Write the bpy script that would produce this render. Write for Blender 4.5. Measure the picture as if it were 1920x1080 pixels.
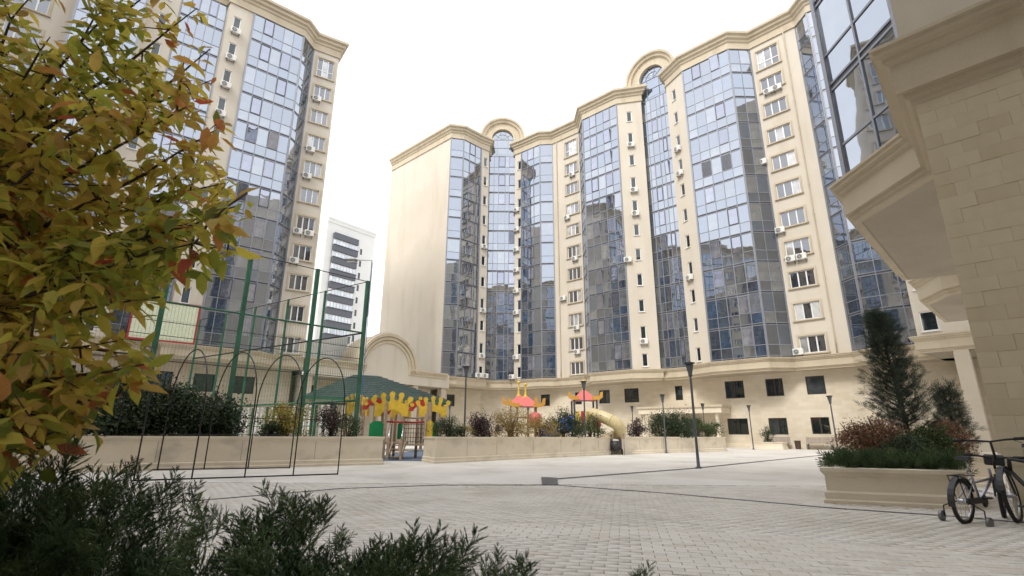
import bpy, math, random
import numpy as np
from mathutils import Vector, Matrix
random.seed(7); rng = np.random.default_rng(7)
R = math.radians
scene = bpy.context.scene
for o in list(bpy.data.objects): bpy.data.objects.remove(o)
COL = scene.collection

# ------------------------------------------------------------------ camera
FPX = 958.0; TH = R(16.0); RO = R(0.35); CH = 1.0
cd = bpy.data.cameras.new('camera'); cam = bpy.data.objects.new('camera', cd); COL.objects.link(cam)
FW = Vector((0, math.cos(TH), math.sin(TH))); _u = Vector((0, -math.sin(TH), math.cos(TH))); _r = Vector((1, 0, 0))
RT = _r*math.cos(RO) + _u*math.sin(RO); UP = -_r*math.sin(RO) + _u*math.cos(RO)
m = Matrix.Identity(4)
for i in range(3):
    m[i][0] = RT[i]; m[i][1] = UP[i]; m[i][2] = -FW[i]
m[2][3] = CH
cam.matrix_world = m
cd.sensor_width = 36; cd.lens = 36*FPX/1920; cd.clip_start = .05; cd.clip_end = 1500
cd.dof.use_dof = True; cd.dof.focus_distance = 30; cd.dof.aperture_fstop = 5.6
scene.camera = cam

# ------------------------------------------------------------------ sky, sun, exposure
SUN_EL, SUN_AZ = R(48), R(215)          # soft sun behind thin cloud, from behind left of the camera
w = bpy.data.worlds.new('World'); scene.world = w; w.use_nodes = True
nt = w.node_tree; nt.nodes.clear()
out = nt.nodes.new('ShaderNodeOutputWorld'); bg = nt.nodes.new('ShaderNodeBackground')
sky = nt.nodes.new('ShaderNodeTexSky'); sky.sky_type = 'NISHITA'; sky.sun_disc = False
sky.sun_elevation = SUN_EL; sky.sun_rotation = SUN_AZ; sky.air_density = 1.0; sky.dust_density = 3.0
mx = nt.nodes.new('ShaderNodeMixRGB'); mx.inputs[0].default_value = .86
mx.inputs[2].default_value = (10.0, 10.1, 10.4, 1)     # even white cloud deck over the clear sky
nt.links.new(sky.outputs[0], mx.inputs[1]); nt.links.new(mx.outputs[0], bg.inputs[0])
bg.inputs[1].default_value = .1
nt.links.new(bg.outputs[0], out.inputs[0])
sd = bpy.data.lights.new('sun', 'SUN'); sd.energy = 1.15; sd.angle = R(14); sd.color = (1, .965, .91)
sun = bpy.data.objects.new('sun', sd); COL.objects.link(sun)
sdir = Vector((math.sin(SUN_AZ)*math.cos(SUN_EL), math.cos(SUN_AZ)*math.cos(SUN_EL), math.sin(SUN_EL)))
sun.rotation_euler = sdir.to_track_quat('Z', 'Y').to_euler(); sun.location = (-20, -20, 60)
scene.render.engine = 'CYCLES'
vs = scene.view_settings; vs.view_transform = 'Standard'; vs.look = 'None'; vs.exposure = 1.06; vs.gamma = 1
vs.use_curve_mapping = False

# ------------------------------------------------------------------ measuring helpers
def ray(x, y): return FW + RT*((x-960)/FPX) + UP*((540-y)/FPX)
def G(x, y, z=0.0):
    d = ray(x, y); t = (z-CH)/d.z; return Vector((d.x*t, d.y*t, z))
def A(x, y, Y):
    d = ray(x, y); t = Y/d.y; return Vector((d.x*t, Y, CH+d.z*t))
def on_wall(p0, p1, x, y):
    d = ray(x, y); e = Vector((p1[0]-p0[0], p1[1]-p0[1])); L = e.length; e /= L
    # p0 + e u = t d
    det = e.x*(-d.y) - e.y*(-d.x)
    u = ((-p0[0])*(-d.y) - (-p0[1])*(-d.x))/det
    px, py = p0[0]+e.x*u, p0[1]+e.y*u
    t = (px*d.x+py*d.y)/(d.x*d.x+d.y*d.y)
    return u, CH+d.z*t

# ------------------------------------------------------------------ materials
MATS = {}
def new_mat(name):
    mt = bpy.data.materials.new(name); mt.use_nodes = True; n = mt.node_tree; n.nodes.clear()
    o = n.nodes.new('ShaderNodeOutputMaterial'); MATS[name] = mt
    return mt, n, o
def pr(n, col=(.5,.5,.5), rough=.6, metal=0, spec=.5):
    b = n.nodes.new('ShaderNodeBsdfPrincipled'); b.inputs['Base Color'].default_value = (*col, 1)
    b.inputs['Roughness'].default_value = rough; b.inputs['Metallic'].default_value = metal
    b.inputs['Specular IOR Level'].default_value = spec
    return b
def noise(n, scale, detail=4, coord='Object', rough=.55, dist=0):
    tc = n.nodes.new('ShaderNodeTexCoord'); t = n.nodes.new('ShaderNodeTexNoise')
    t.inputs['Scale'].default_value = scale; t.inputs['Detail'].default_value = detail
    t.inputs['Roughness'].default_value = rough; t.inputs['Distortion'].default_value = dist
    n.links.new(tc.outputs[coord], t.inputs['Vector']); return t
def ramp(n, fac, stops):
    r = n.nodes.new('ShaderNodeValToRGB'); e = r.color_ramp.elements
    while len(e) < len(stops): e.new(.5)
    for k, (p, c) in enumerate(stops): e[k].position = p; e[k].color = (*c, 1)
    n.links.new(fac, r.inputs[0]); return r
def mixc(n, fac, a, b, mode='MIX'):
    x = n.nodes.new('ShaderNodeMixRGB'); x.blend_type = mode
    for i, v in ((0, fac), (1, a), (2, b)):
        if hasattr(v, 'links') or hasattr(v, 'is_output'): n.links.new(v, x.inputs[i])
        elif i == 0: x.inputs[0].default_value = v
        else: x.inputs[i].default_value = (*v, 1)
    return x.outputs[0]
def bump(n, h, strength=.3, dist=.02):
    b = n.nodes.new('ShaderNodeBump'); b.inputs['Strength'].default_value = strength; b.inputs['Distance'].default_value = dist
    n.links.new(h, b.inputs['Height']); return b.outputs[0]
def rnd_out(n):
    oi = n.nodes.new('ShaderNodeObjectInfo'); at = n.nodes.new('ShaderNodeAttribute'); at.attribute_name = 'rnd'
    ad = n.nodes.new('ShaderNodeMath'); ad.operation = 'ADD'; n.links.new(oi.outputs['Random'], ad.inputs[0]); n.links.new(at.outputs['Fac'], ad.inputs[1])
    fr = n.nodes.new('ShaderNodeMath'); fr.operation = 'FRACT'; n.links.new(ad.outputs[0], fr.inputs[0]); return fr.outputs[0]
def rough_mat(name, c1, c2, scale=2.0, rough=.8, bs=.25, bscale=40, bdist=.01, stain=None, spec=.3):
    """mottled surface: two tones, fine relief, optional streak stains"""
    mt, n, o = new_mat(name)
    a = noise(n, scale, 6); col = ramp(n, a.outputs['Fac'], [(.3, c1), (.7, c2)]).outputs[0]
    b = noise(n, bscale, 5)
    col = mixc(n, .18, col, ramp(n, b.outputs['Fac'], [(.3, (.35,.35,.35)), (.7, (.75,.75,.75))]).outputs[0], 'OVERLAY')
    if stain:
        tc = n.nodes.new('ShaderNodeTexCoord'); mp = n.nodes.new('ShaderNodeMapping'); mp.inputs['Scale'].default_value = stain[1]
        s = n.nodes.new('ShaderNodeTexNoise'); s.inputs['Scale'].default_value = 1; s.inputs['Detail'].default_value = 6
        n.links.new(tc.outputs['Object'], mp.inputs[0]); n.links.new(mp.outputs[0], s.inputs['Vector'])
        f = ramp(n, s.outputs['Fac'], [(.52, (0,0,0)), (.75, (stain[2],)*3)]).outputs[0]
        col = mixc(n, f, col, stain[0])
    p = pr(n, rough=rough, spec=spec); n.links.new(col, p.inputs['Base Color'])
    n.links.new(bump(n, b.outputs['Fac'], bs, bdist), p.inputs['Normal']); n.links.new(p.outputs[0], o.inputs[0]); return mt
def plain(name, col, rough=.5, metal=0, var=.12, scale=8, spec=.5):
    mt, n, o = new_mat(name); a = noise(n, scale, 5)
    d = tuple(max(0, c*(1-var)) for c in col); l = tuple(min(1, c*(1+var)) for c in col)
    p = pr(n, col, rough, metal, spec); n.links.new(ramp(n, a.outputs['Fac'], [(.3, d), (.7, l)]).outputs[0], p.inputs['Base Color'])
    rr = n.nodes.new('ShaderNodeMapRange'); rr.inputs['To Min'].default_value = max(0, rough-.08); rr.inputs['To Max'].default_value = min(1, rough+.1)
    n.links.new(a.outputs['Fac'], rr.inputs[0]); n.links.new(rr.outputs[0], p.inputs['Roughness'])
    n.links.new(p.outputs[0], o.inputs[0]); return mt

rough_mat('plaster', (.57,.512,.422), (.62,.562,.47), .35, .85, .15, 60, .006, ((.45,.385,.29), (.9,.9,.12), .45))
rough_mat('trim', (.50,.425,.31), (.555,.48,.36), .8, .8, .15, 50, .006, ((.33,.27,.19), (1.2,1.2,.4), .4))
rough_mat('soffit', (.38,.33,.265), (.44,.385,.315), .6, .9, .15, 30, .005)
rough_mat('roof_felt', (.16,.16,.17), (.22,.22,.22), 1, .9)
rough_mat('bed_stone', (.66,.575,.44), (.73,.645,.51), 1.2, .8, .2, 45, .006, ((.30,.27,.22), (1.3,1.3,2.2), .45))
rough_mat('soil', (.05,.04,.03), (.09,.07,.05), 6, 1, .6, 30, .03)
rough_mat('asphalt', (.05,.05,.05), (.08,.08,.08), 3, .9)
rough_mat('pale_roof', (.62,.60,.55), (.7,.68,.63), 1, .7)
rough_mat('white_plaster', (.55,.55,.53), (.61,.61,.59), .3, .85, .1, 30)
plain('mullion', (.27,.28,.31), .4, .5); plain('dark_mullion', (.06,.06,.07), .4, .3)
plain('pvc', (.80,.80,.79), .35, 0, .04); plain('brown_frame', (.045,.035,.032), .45)
plain('black_metal', (.018,.017,.018), .45, .3); plain('grey_metal', (.20,.20,.20), .45, .6)
plain('green_paint', (.030,.125,.072), .55, 0, .3, 3); plain('ac_white', (.72,.71,.67), .45, 0, .06)
plain('dark_plastic', (.03,.03,.032), .5); plain('wood_bench', (.34,.28,.23), .7, 0, .25, 12)
plain('timber', (.36,.27,.19), .75, 0, .25, 9); plain('yellow', (.66,.44,.04), .5, 0, .15, 5); plain('red', (.45,.04,.035), .5, 0, .1)
plain('red_roof', (.62,.13,.11), .5, 0, .1); plain('orange', (.66,.34,.06), .5); plain('blue', (.02,.12,.55), .35)
plain('green_plastic', (.01,.26,.09), .4); plain('slide_tan', (.58,.48,.26), .35, 0, .1); plain('purple', (.14,.05,.24), .5)
plain('chrome', (.55,.55,.57), .25, .9); plain('rubber', (.016,.016,.017), .7); plain('silver_paint', (.42,.42,.48), .3, .6)
plain('violet_paint', (.16,.10,.32), .3, .3); plain('charcoal', (.075,.08,.095), .55); plain('sign_red', (.38,.03,.03), .5)
plain('sign_pale', (.68,.72,.52), .5); plain('bark', (.045,.03,.024), .9, 0, .3, 30); plain('brown_bark', (.10,.07,.05), .9, 0, .3, 20)
plain('rope', (.10,.09,.09), .9); plain('safety_floor', (.10,.13,.18), .9); plain('fan_dark', (.05,.05,.055), .5)

# stone cladding: courses from UVs in metres
mt, n, o = new_mat('podium_stone')
uv = n.nodes.new('ShaderNodeUVMap'); br = n.nodes.new('ShaderNodeTexBrick')
n.links.new(uv.outputs[0], br.inputs['Vector']); br.inputs['Scale'].default_value = 1; br.inputs['Brick Width'].default_value = .62
br.inputs['Row Height'].default_value = .31; br.inputs['Mortar Size'].default_value = .004; br.inputs['Mortar Smooth'].default_value = .3
br.inputs['Color1'].default_value = (.60,.52,.39,1); br.inputs['Color2'].default_value = (.69,.62,.50,1); br.inputs['Mortar'].default_value = (.47,.41,.32,1)
a = noise(n, .5, 5); col = mixc(n, .35, br.outputs['Color'], ramp(n, a.outputs['Fac'], [(.3, (.52,.44,.31)), (.7, (.72,.66,.55))]).outputs[0])
p = pr(n, rough=.75, spec=.3); n.links.new(col, p.inputs['Base Color'])
n.links.new(bump(n, br.outputs['Fac'], -.3, .01), p.inputs['Normal']); n.links.new(p.outputs[0], o.inputs[0])
# single cladding blocks: tone by block
mt, n, o = new_mat('stone_block')
r_ = rnd_out(n); base = ramp(n, r_, [(0, (.50,.425,.285)), (.15, (.56,.485,.34)), (.7, (.59,.515,.37)), (.93, (.55,.475,.33)), (1, (.49,.415,.275))]).outputs[0]
a = noise(n, 3.5, 7, dist=.6); col = mixc(n, .3, base, ramp(n, a.outputs['Fac'], [(.3, (.48,.41,.28)), (.7, (.64,.57,.42))]).outputs[0])
b = noise(n, 70, 4); p = pr(n, rough=.8, spec=.25); n.links.new(col, p.inputs['Base Color'])
n.links.new(bump(n, b.outputs['Fac'], .15, .004), p.inputs['Normal']); n.links.new(p.outputs[0], o.inputs[0])
# paver
def paver_mat(name, brick):
    mt, n, o = new_mat(name)
    stops = [(0, (.42,.385,.325)), (.12, (.54,.50,.44)), (.5, (.60,.56,.495)), (.85, (.64,.60,.54)), (.95, (.52,.44,.345)), (1, (.46,.415,.35))]
    if brick:
        tc = n.nodes.new('ShaderNodeTexCoord'); mp = n.nodes.new('ShaderNodeMapping'); mp.inputs['Rotation'].default_value = (0, 0, R(12))
        n.links.new(tc.outputs['Object'], mp.inputs[0]); br = n.nodes.new('ShaderNodeTexBrick'); n.links.new(mp.outputs[0], br.inputs['Vector'])
        br.inputs['Scale'].default_value = 1; br.inputs['Brick Width'].default_value = .2; br.inputs['Row Height'].default_value = .1
        br.inputs['Mortar Size'].default_value = .003; br.inputs['Color1'].default_value = (.55,.515,.455,1); br.inputs['Color2'].default_value = (.63,.595,.54,1)
        br.inputs['Mortar'].default_value = (.30,.28,.25,1); base = br.outputs['Color']
    else: base = ramp(n, rnd_out(n), stops).outputs[0]
    a = noise(n, .55, 7, dist=.4); col = mixc(n, .5, base, ramp(n, a.outputs['Fac'], [(.3, (.44,.41,.355)), (.5, (.61,.575,.52)), (.7, (.70,.67,.62))]).outputs[0])
    st = noise(n, .23, 8, rough=.7, dist=1.2); col = mixc(n, ramp(n, st.outputs['Fac'], [(.50, (0,0,0)), (.66, (.45,.45,.45))]).outputs[0], col, (.36,.33,.29))
    b = noise(n, 55, 5); col = mixc(n, .25, col, ramp(n, b.outputs['Fac'], [(.3, (.3,.3,.3)), (.7, (.75,.75,.75))]).outputs[0], 'OVERLAY')
    p = pr(n, rough=.72, spec=.35); n.links.new(col, p.inputs['Base Color']); n.links.new(bump(n, b.outputs['Fac'], .3, .004), p.inputs['Normal'])
    n.links.new(p.outputs[0], o.inputs[0])
paver_mat('paver', False); paver_mat('paving', True)
rough_mat('joint_sand', (.20,.185,.16), (.28,.26,.23), 8, 1)

# glass: tinted reflective coating over a dim room
def glass_mat(name, tint, refl, room, wav=.015):
    mt, n, o = new_mat(name); r = rnd_out(n)
    d = n.nodes.new('ShaderNodeBsdfDiffuse')
    tex = noise(n, 1.3, 3); rm = ramp(n, r, room).outputs[0]
    rm = mixc(n, .5, rm, ramp(n, tex.outputs['Fac'], [(.35, (.2,.2,.2)), (.65, (.8,.8,.8))]).outputs[0], 'OVERLAY')
    n.links.new(rm, d.inputs[0])
    g = n.nodes.new('ShaderNodeBsdfGlossy'); g.inputs['Color'].default_value = (*tint, 1); g.inputs['Roughness'].default_value = .015
    w2 = noise(n, .7, 2); bn = bump(n, w2.outputs['Fac'], .5, wav); n.links.new(bn, g.inputs['Normal'])
    f = n.nodes.new('ShaderNodeFresnel'); f.inputs[0].default_value = 1.5
    mr = n.nodes.new('ShaderNodeMapRange'); mr.inputs['From Min'].default_value = .04; mr.inputs['From Max'].default_value = 1
    mr.inputs['To Min'].default_value = refl; mr.inputs['To Max'].default_value = 1; n.links.new(f.outputs[0], mr.inputs[0])
    ms = n.nodes.new('ShaderNodeMixShader'); n.links.new(mr.outputs[0], ms.inputs[0]); n.links.new(d.outputs[0], ms.inputs[1]); n.links.new(g.outputs[0], ms.inputs[2])
    n.links.new(ms.outputs[0], o.inputs[0])
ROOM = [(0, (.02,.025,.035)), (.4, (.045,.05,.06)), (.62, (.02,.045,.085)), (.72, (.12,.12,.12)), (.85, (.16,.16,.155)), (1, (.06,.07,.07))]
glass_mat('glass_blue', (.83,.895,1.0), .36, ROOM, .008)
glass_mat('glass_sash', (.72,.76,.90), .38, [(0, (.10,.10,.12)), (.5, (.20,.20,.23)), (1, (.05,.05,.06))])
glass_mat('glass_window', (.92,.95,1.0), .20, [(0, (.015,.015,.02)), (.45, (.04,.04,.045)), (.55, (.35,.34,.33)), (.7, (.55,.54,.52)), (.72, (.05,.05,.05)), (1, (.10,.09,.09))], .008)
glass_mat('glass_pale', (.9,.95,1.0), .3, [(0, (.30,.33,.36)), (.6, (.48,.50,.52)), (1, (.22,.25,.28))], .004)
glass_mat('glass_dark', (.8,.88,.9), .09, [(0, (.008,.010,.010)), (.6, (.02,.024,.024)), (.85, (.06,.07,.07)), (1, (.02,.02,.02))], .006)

def leaf_mat(name, stops, trans=.35, rough=.5, veins=False):
    mt, n, o = new_mat(name); c = ramp(n, rnd_out(n), stops).outputs[0]
    a = noise(n, 25, 4); c = mixc(n, .35, c, ramp(n, a.outputs['Fac'], [(.3, (.25,.25,.25)), (.7, (.75,.75,.75))]).outputs[0], 'OVERLAY')
    p = pr(n, rough=rough, spec=.35); n.links.new(c, p.inputs['Base Color'])
    t = n.nodes.new('ShaderNodeBsdfTranslucent'); n.links.new(c, t.inputs[0])
    ms = n.nodes.new('ShaderNodeMixShader'); ms.inputs[0].default_value = trans
    n.links.new(p.outputs[0], ms.inputs[1]); n.links.new(t.outputs[0], ms.inputs[2]); n.links.new(ms.outputs[0], o.inputs[0])
leaf_mat('autumn_leaf', [(0, (.16,.20,.035)), (.2, (.30,.33,.05)), (.40, (.45,.42,.07)), (.58, (.64,.51,.085)), (.72, (.42,.27,.08)), (.82, (.70,.53,.11)), (.91, (.46,.18,.06)), (.97, (.42,.08,.05)), (1, (.16,.2,.04))], .5, .65)
leaf_mat('leaf_juniper', [(0, (.036,.075,.028)), (.5, (.078,.135,.048)), (1, (.145,.205,.08))], .25, .65)
leaf_mat('leaf_dark', [(0, (.025,.045,.024)), (.6, (.05,.078,.038)), (1, (.10,.115,.05))], .25)
leaf_mat('leaf_green', [(0, (.03,.055,.02)), (.6, (.07,.11,.035)), (1, (.14,.16,.05))], .3)
leaf_mat('leaf_yellow', [(0, (.14,.14,.03)), (.5, (.34,.28,.05)), (1, (.44,.34,.08))], .35)
leaf_mat('leaf_purple', [(0, (.03,.02,.025)), (.6, (.06,.035,.035)), (1, (.10,.06,.045))], .25)
leaf_mat('leaf_straw', [(0, (.16,.12,.045)), (.5, (.36,.26,.08)), (1, (.48,.36,.13))], .3)
leaf_mat('leaf_red', [(0, (.17,.08,.05)), (.45, (.32,.155,.105)), (.75, (.26,.17,.085)), (1, (.13,.13,.055))], .3)
leaf_mat('leaf_pine', [(0, (.032,.055,.040)), (.6, (.062,.095,.066)), (1, (.11,.145,.095))], .12, .6)

# green shingles
mt, n, o = new_mat('shingle'); a = noise(n, 5, 5)
c = mixc(n, .5, ramp(n, rnd_out(n), [(0, (.026,.050,.042)), (.5, (.042,.073,.062)), (1, (.062,.097,.083))]).outputs[0], ramp(n, a.outputs['Fac'], [(.3, (.034,.058,.050)), (.7, (.070,.098,.088))]).outputs[0])
p = pr(n, rough=.8); n.links.new(c, p.inputs['Base Color']); n.links.new(p.outputs[0], o.inputs[0])

# ------------------------------------------------------------------ mesh building
class MB:
    def __init__(s): s.v = []; s.f = []; s.m = []; s.uv = []; s.mats = []; s.sm = []
    def mi(s, mat):
        if mat not in s.mats: s.mats.append(mat)
        return s.mats.index(mat)
    def face(s, pts, mat, uv=None, smooth=False):
        b = len(s.v); s.v += [tuple(p) for p in pts]; s.f.append(tuple(range(b, b+len(pts)))); s.m.append(s.mi(mat))
        s.uv.append(uv or [(0, 0)]*len(pts)); s.sm.append(smooth)
    def raw(s, vs, fs, mat, smooth=False):
        b = len(s.v); k = s.mi(mat); s.v += [tuple(p) for p in vs]
        for f in fs:
            s.f.append(tuple(b+i for i in f)); s.m.append(k); s.uv.append([(0, 0)]*len(f)); s.sm.append(smooth)
    def box(s, c, size, mat, M=None, bev=0):
        x, y, z = (k/2 for k in size)
        if bev:
            b = min(bev, x*.9, y*.9, z*.9); vs = []
            for sx in (-1, 1):
                for sy in (-1, 1):
                    for sz in (-1, 1):
                        vs += [(sx*(x-b), sy*(y-b), sz*z), (sx*(x-b), sy*y, sz*(z-b)), (sx*x, sy*(y-b), sz*(z-b))]
            idx = lambda sx, sy, sz, k: ((sx > 0)*4+(sy > 0)*2+(sz > 0))*3+k
            fs = []
            for q in (-1, 1):
                fs.append([idx(-1, -1, q, 0), idx(1, -1, q, 0), idx(1, 1, q, 0), idx(-1, 1, q, 0)])
                fs.append([idx(-1, q, -1, 1), idx(1, q, -1, 1), idx(1, q, 1, 1), idx(-1, q, 1, 1)])
                fs.append([idx(q, -1, -1, 2), idx(q, 1, -1, 2), idx(q, 1, 1, 2), idx(q, -1, 1, 2)])
                for q2 in (-1, 1):
                    fs.append([idx(-1, q, q2, 0), idx(1, q, q2, 0), idx(1, q, q2, 1), idx(-1, q, q2, 1)])
                    fs.append([idx(q, -1, q2, 0), idx(q, 1, q2, 0), idx(q, 1, q2, 2), idx(q, -1, q2, 2)])
                    fs.append([idx(q, q2, -1, 1), idx(q, q2, 1, 1), idx(q, q2, 1, 2), idx(q, q2, -1, 2)])
                    for q3 in (-1, 1): fs.append([idx(q, q2, q3, 0), idx(q, q2, q3, 1), idx(q, q2, q3, 2)])
        else:
            vs = [(sx*x, sy*y, sz*z) for sx in (-1, 1) for sy in (-1, 1) for sz in (-1, 1)]
            fs = [(0, 1, 3, 2), (4, 6, 7, 5), (0, 4, 5, 1), (2, 3, 7, 6), (0, 2, 6, 4), (1, 5, 7, 3)]
        M = M or Matrix.Identity(4); c = Vector(c)
        s.raw([M @ (Vector(v)+c) for v in vs], fs, mat)
    def bar(s, a, b, w_, h_, mat, upv=(0, 0, 1)):
        a = Vector(a); b = Vector(b); d = b-a; L = d.length
        if L < 1e-6: return
        d /= L; u = Vector(upv)
        if abs(d.dot(u)) > .98: u = Vector((1, 0, 0))
        x = d.cross(u).normalized(); y = x.cross(d)
        M = Matrix((( x.x, d.x, y.x, 0), (x.y, d.y, y.y, 0), (x.z, d.z, y.z, 0), (0, 0, 0, 1))); M.translation = (a+b)/2
        s.box((0, 0, 0), (w_, L, h_), mat, M)
    def tube(s, path, r, mat, nseg=8, closed=False, caps=True):
        pts = [Vector(p) for p in path]; N = len(pts); rs = r if isinstance(r, (list, tuple)) else [r]*N
        vs = []; ref = None
        for i, p in enumerate(pts):
            if closed: t = pts[(i+1) % N]-pts[i-1]
            else: t = pts[min(i+1, N-1)]-pts[max(i-1, 0)]
            t.normalize()
            if ref is None: ref = Vector((0, 0, 1)) if abs(t.z) < .9 else Vector((1, 0, 0))
            x = t.cross(ref)
            if x.length < 1e-4: x = t.cross(Vector((0, 1, 0)))
            x.normalize(); y = t.cross(x); ref = -y if False else x.cross(t)
            for k in range(nseg):
                a = 2*math.pi*k/nseg; vs.append(p + (x*math.cos(a)+y*math.sin(a))*rs[i])
        fs = []
        for i in range(N if closed else N-1):
            j = (i+1) % N
            for k in range(nseg): fs.append((i*nseg+k, i*nseg+(k+1) % nseg, j*nseg+(k+1) % nseg, j*nseg+k))
        if caps and not closed: fs += [tuple(range(nseg-1, -1, -1)), tuple((N-1)*nseg+k for k in range(nseg))]
        s.raw(vs, fs, mat, True)
    def lathe(s, prof, mat, nseg=16, c=(0, 0, 0), M=None, smooth=True):
        vs = []; fs = []; M = M or Matrix.Identity(4)
        for r, z in prof:
            for k in range(nseg):
                a = 2*math.pi*k/nseg; vs.append(M @ (Vector((r*math.cos(a), r*math.sin(a), z))+Vector(c)))
        for i in range(len(prof)-1):
            for k in range(nseg): fs.append((i*nseg+k, i*nseg+(k+1) % nseg, (i+1)*nseg+(k+1) % nseg, (i+1)*nseg+k))
        fs += [tuple(range(nseg-1, -1, -1)), tuple((len(prof)-1)*nseg+k for k in range(nseg))]
        s.raw(vs, fs, mat, smooth)
    def prism(s, poly, z0, z1, mat, top=None, bottom=True):
        N = len(poly)
        for i in range(N):
            a, b = poly[i], poly[(i+1) % N]; L = math.hypot(b[0]-a[0], b[1]-a[1])
            s.face([(*a[:2], z0), (*b[:2], z0), (*b[:2], z1), (*a[:2], z1)], mat, [(0, z0), (L, z0), (L, z1), (0, z1)])
        s.face([(*q[:2], z1) for q in poly], top or mat)
        if bottom: s.face([(*q[:2], z0) for q in poly[::-1]], mat)
    def plate(s, poly, th, mat, M):                       # extruded 2D outline (x,z) with thickness along local y
        N = len(poly); a = [M @ Vector((x, -th/2, z)) for x, z in poly]; b = [M @ Vector((x, th/2, z)) for x, z in poly]
        s.face(a, mat); s.face(b[::-1], mat)
        for i in range(N): j = (i+1) % N; s.face([a[j], a[i], b[i], b[j]], mat)
    def sweep(s, line, prof, mat, closed=False):           # profile (out, z) along plan line, outward = right of travel
        P = [Vector(p[:2]) for p in line]; N = len(P); offs = []
        for i in range(N):
            def nrm(a, b): d = (b-a).normalized(); return Vector((d.y, -d.x))
            ns = []
            if i > 0 or closed: ns.append(nrm(P[i-1], P[i]))
            if i < N-1 or closed: ns.append(nrm(P[i], P[(i+1) % N]))
            if len(ns) == 2: mvec = (ns[0]+ns[1])/max(.35, 1+ns[0].dot(ns[1]))
            else: mvec = ns[0]
            offs.append(mvec)
        acc = 0
        for i in range(N if closed else N-1):
            j = (i+1) % N; L = (P[j]-P[i]).length
            for k in range(len(prof)-1):
                (o0, z0), (o1, z1) = prof[k], prof[k+1]
                a = P[i]+offs[i]*o0; b = P[j]+offs[j]*o0; c = P[j]+offs[j]*o1; d = P[i]+offs[i]*o1
                s.face([(*d, z1), (*c, z1), (*b, z0), (*a, z0)], mat, [(acc, z1), (acc+L, z1), (acc+L, z0), (acc, z0)])
            acc += L
        if not closed:
            for i, fl in ((0, 1), (N-1, -1)):
                s.face([(*(P[i]+offs[i]*o_), z) for o_, z in prof][::fl], mat)
    def mesh(s, name):
        me = bpy.data.meshes.new(name); me.from_pydata(s.v, [], s.f)
        for k in s.mats: me.materials.append(MATS[k])
        me.polygons.foreach_set('material_index', s.m); me.polygons.foreach_set('use_smooth', s.sm)
        ul = me.uv_layers.new(name='UVMap'); ul.data.foreach_set('uv', [c for f in s.uv for t in f for c in t])
        me.update(); return me

WM = {}
def place(o, parent=None, M=None):
    M = M or Matrix.Identity(4); WM[o.name] = M
    if parent is not None:
        o.parent = parent; o.matrix_basis = WM[parent.name].inverted() @ M
    else: o.matrix_basis = M
    return o
def add(name, data, parent=None, M=None):
    if isinstance(data, MB): data = data.mesh(name)
    o = bpy.data.objects.new(name, data); COL.objects.link(o); return place(o, parent, M)
def tag(o, label, cat, group=None):
    o['label'] = label; o['category'] = cat
    if group: o['group'] = group
    return o
def TRS(loc, rz=0, sc=None):
    M = Matrix.Translation(Vector(loc)) @ Matrix.Rotation(rz, 4, 'Z')
    if sc: M = M @ Matrix.Diagonal((*sc, 1))
    return M
def thing(name, label, cat, loc=(0, 0, 0), rz=0, group=None):
    o = bpy.data.objects.new(name, None); o.empty_display_size = .3; COL.objects.link(o); place(o, None, TRS(loc, rz))
    return tag(o, label, cat, group)
def struct(name, data):
    o = add(name, data); o['kind'] = 'structure'; return o
def stuff(o): o['kind'] = 'stuff'; return o

def np_mesh(name, V, faces, mat, rnd=None, smooth=False):
    """V (n,3), faces (m,k) constant k"""
    me = bpy.data.meshes.new(name); k = faces.shape[1]
    me.vertices.add(len(V)); me.vertices.foreach_set('co', V.astype(np.float32).ravel())
    me.loops.add(faces.size); me.loops.foreach_set('vertex_index', faces.astype(np.int32).ravel())
    me.polygons.add(len(faces)); me.polygons.foreach_set('loop_start', np.arange(0, faces.size, k, dtype=np.int32))
    me.polygons.foreach_set('loop_total', np.full(len(faces), k, dtype=np.int32))
    me.materials.append(MATS[mat])
    if rnd is not None:
        at = me.attributes.new('rnd', 'FLOAT', 'FACE'); at.data.foreach_set('value', rnd.astype(np.float32))
    me.update(calc_edges=True)
    if smooth: me.polygons.foreach_set('use_smooth', [True]*len(faces))
    me.validate(); return me
def rand_rot(nn, tilt=None):
    q = rng.normal(size=(nn, 4)); q /= np.linalg.norm(q, axis=1, keepdims=True); w_, x, y, z = q.T
    return np.stack([np.stack([1-2*(y*y+z*z), 2*(x*y-z*w_), 2*(x*z+y*w_)], -1), np.stack([2*(x*y+z*w_), 1-2*(x*x+z*z), 2*(y*z-x*w_)], -1),
                     np.stack([2*(x*z-y*w_), 2*(y*z+x*w_), 1-2*(x*x+y*y)], -1)], 1)
def scatter(TV, TF, Rm, S, P, name, mat, rnd=None):
    """copies of a template (TV,TF) with rotations, sizes and positions -> one mesh"""
    nn = len(P); V = np.einsum('nij,vj->nvi', Rm, TV)*S[:, None, None] + P[:, None, :]
    F = TF[None] + (np.arange(nn)*len(TV))[:, None, None]
    if rnd is None: rnd = rng.random(nn)
    return np_mesh(name, V.reshape(-1, 3), F.reshape(-1, TF.shape[1]), mat, np.repeat(rnd, len(TF)))

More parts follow.
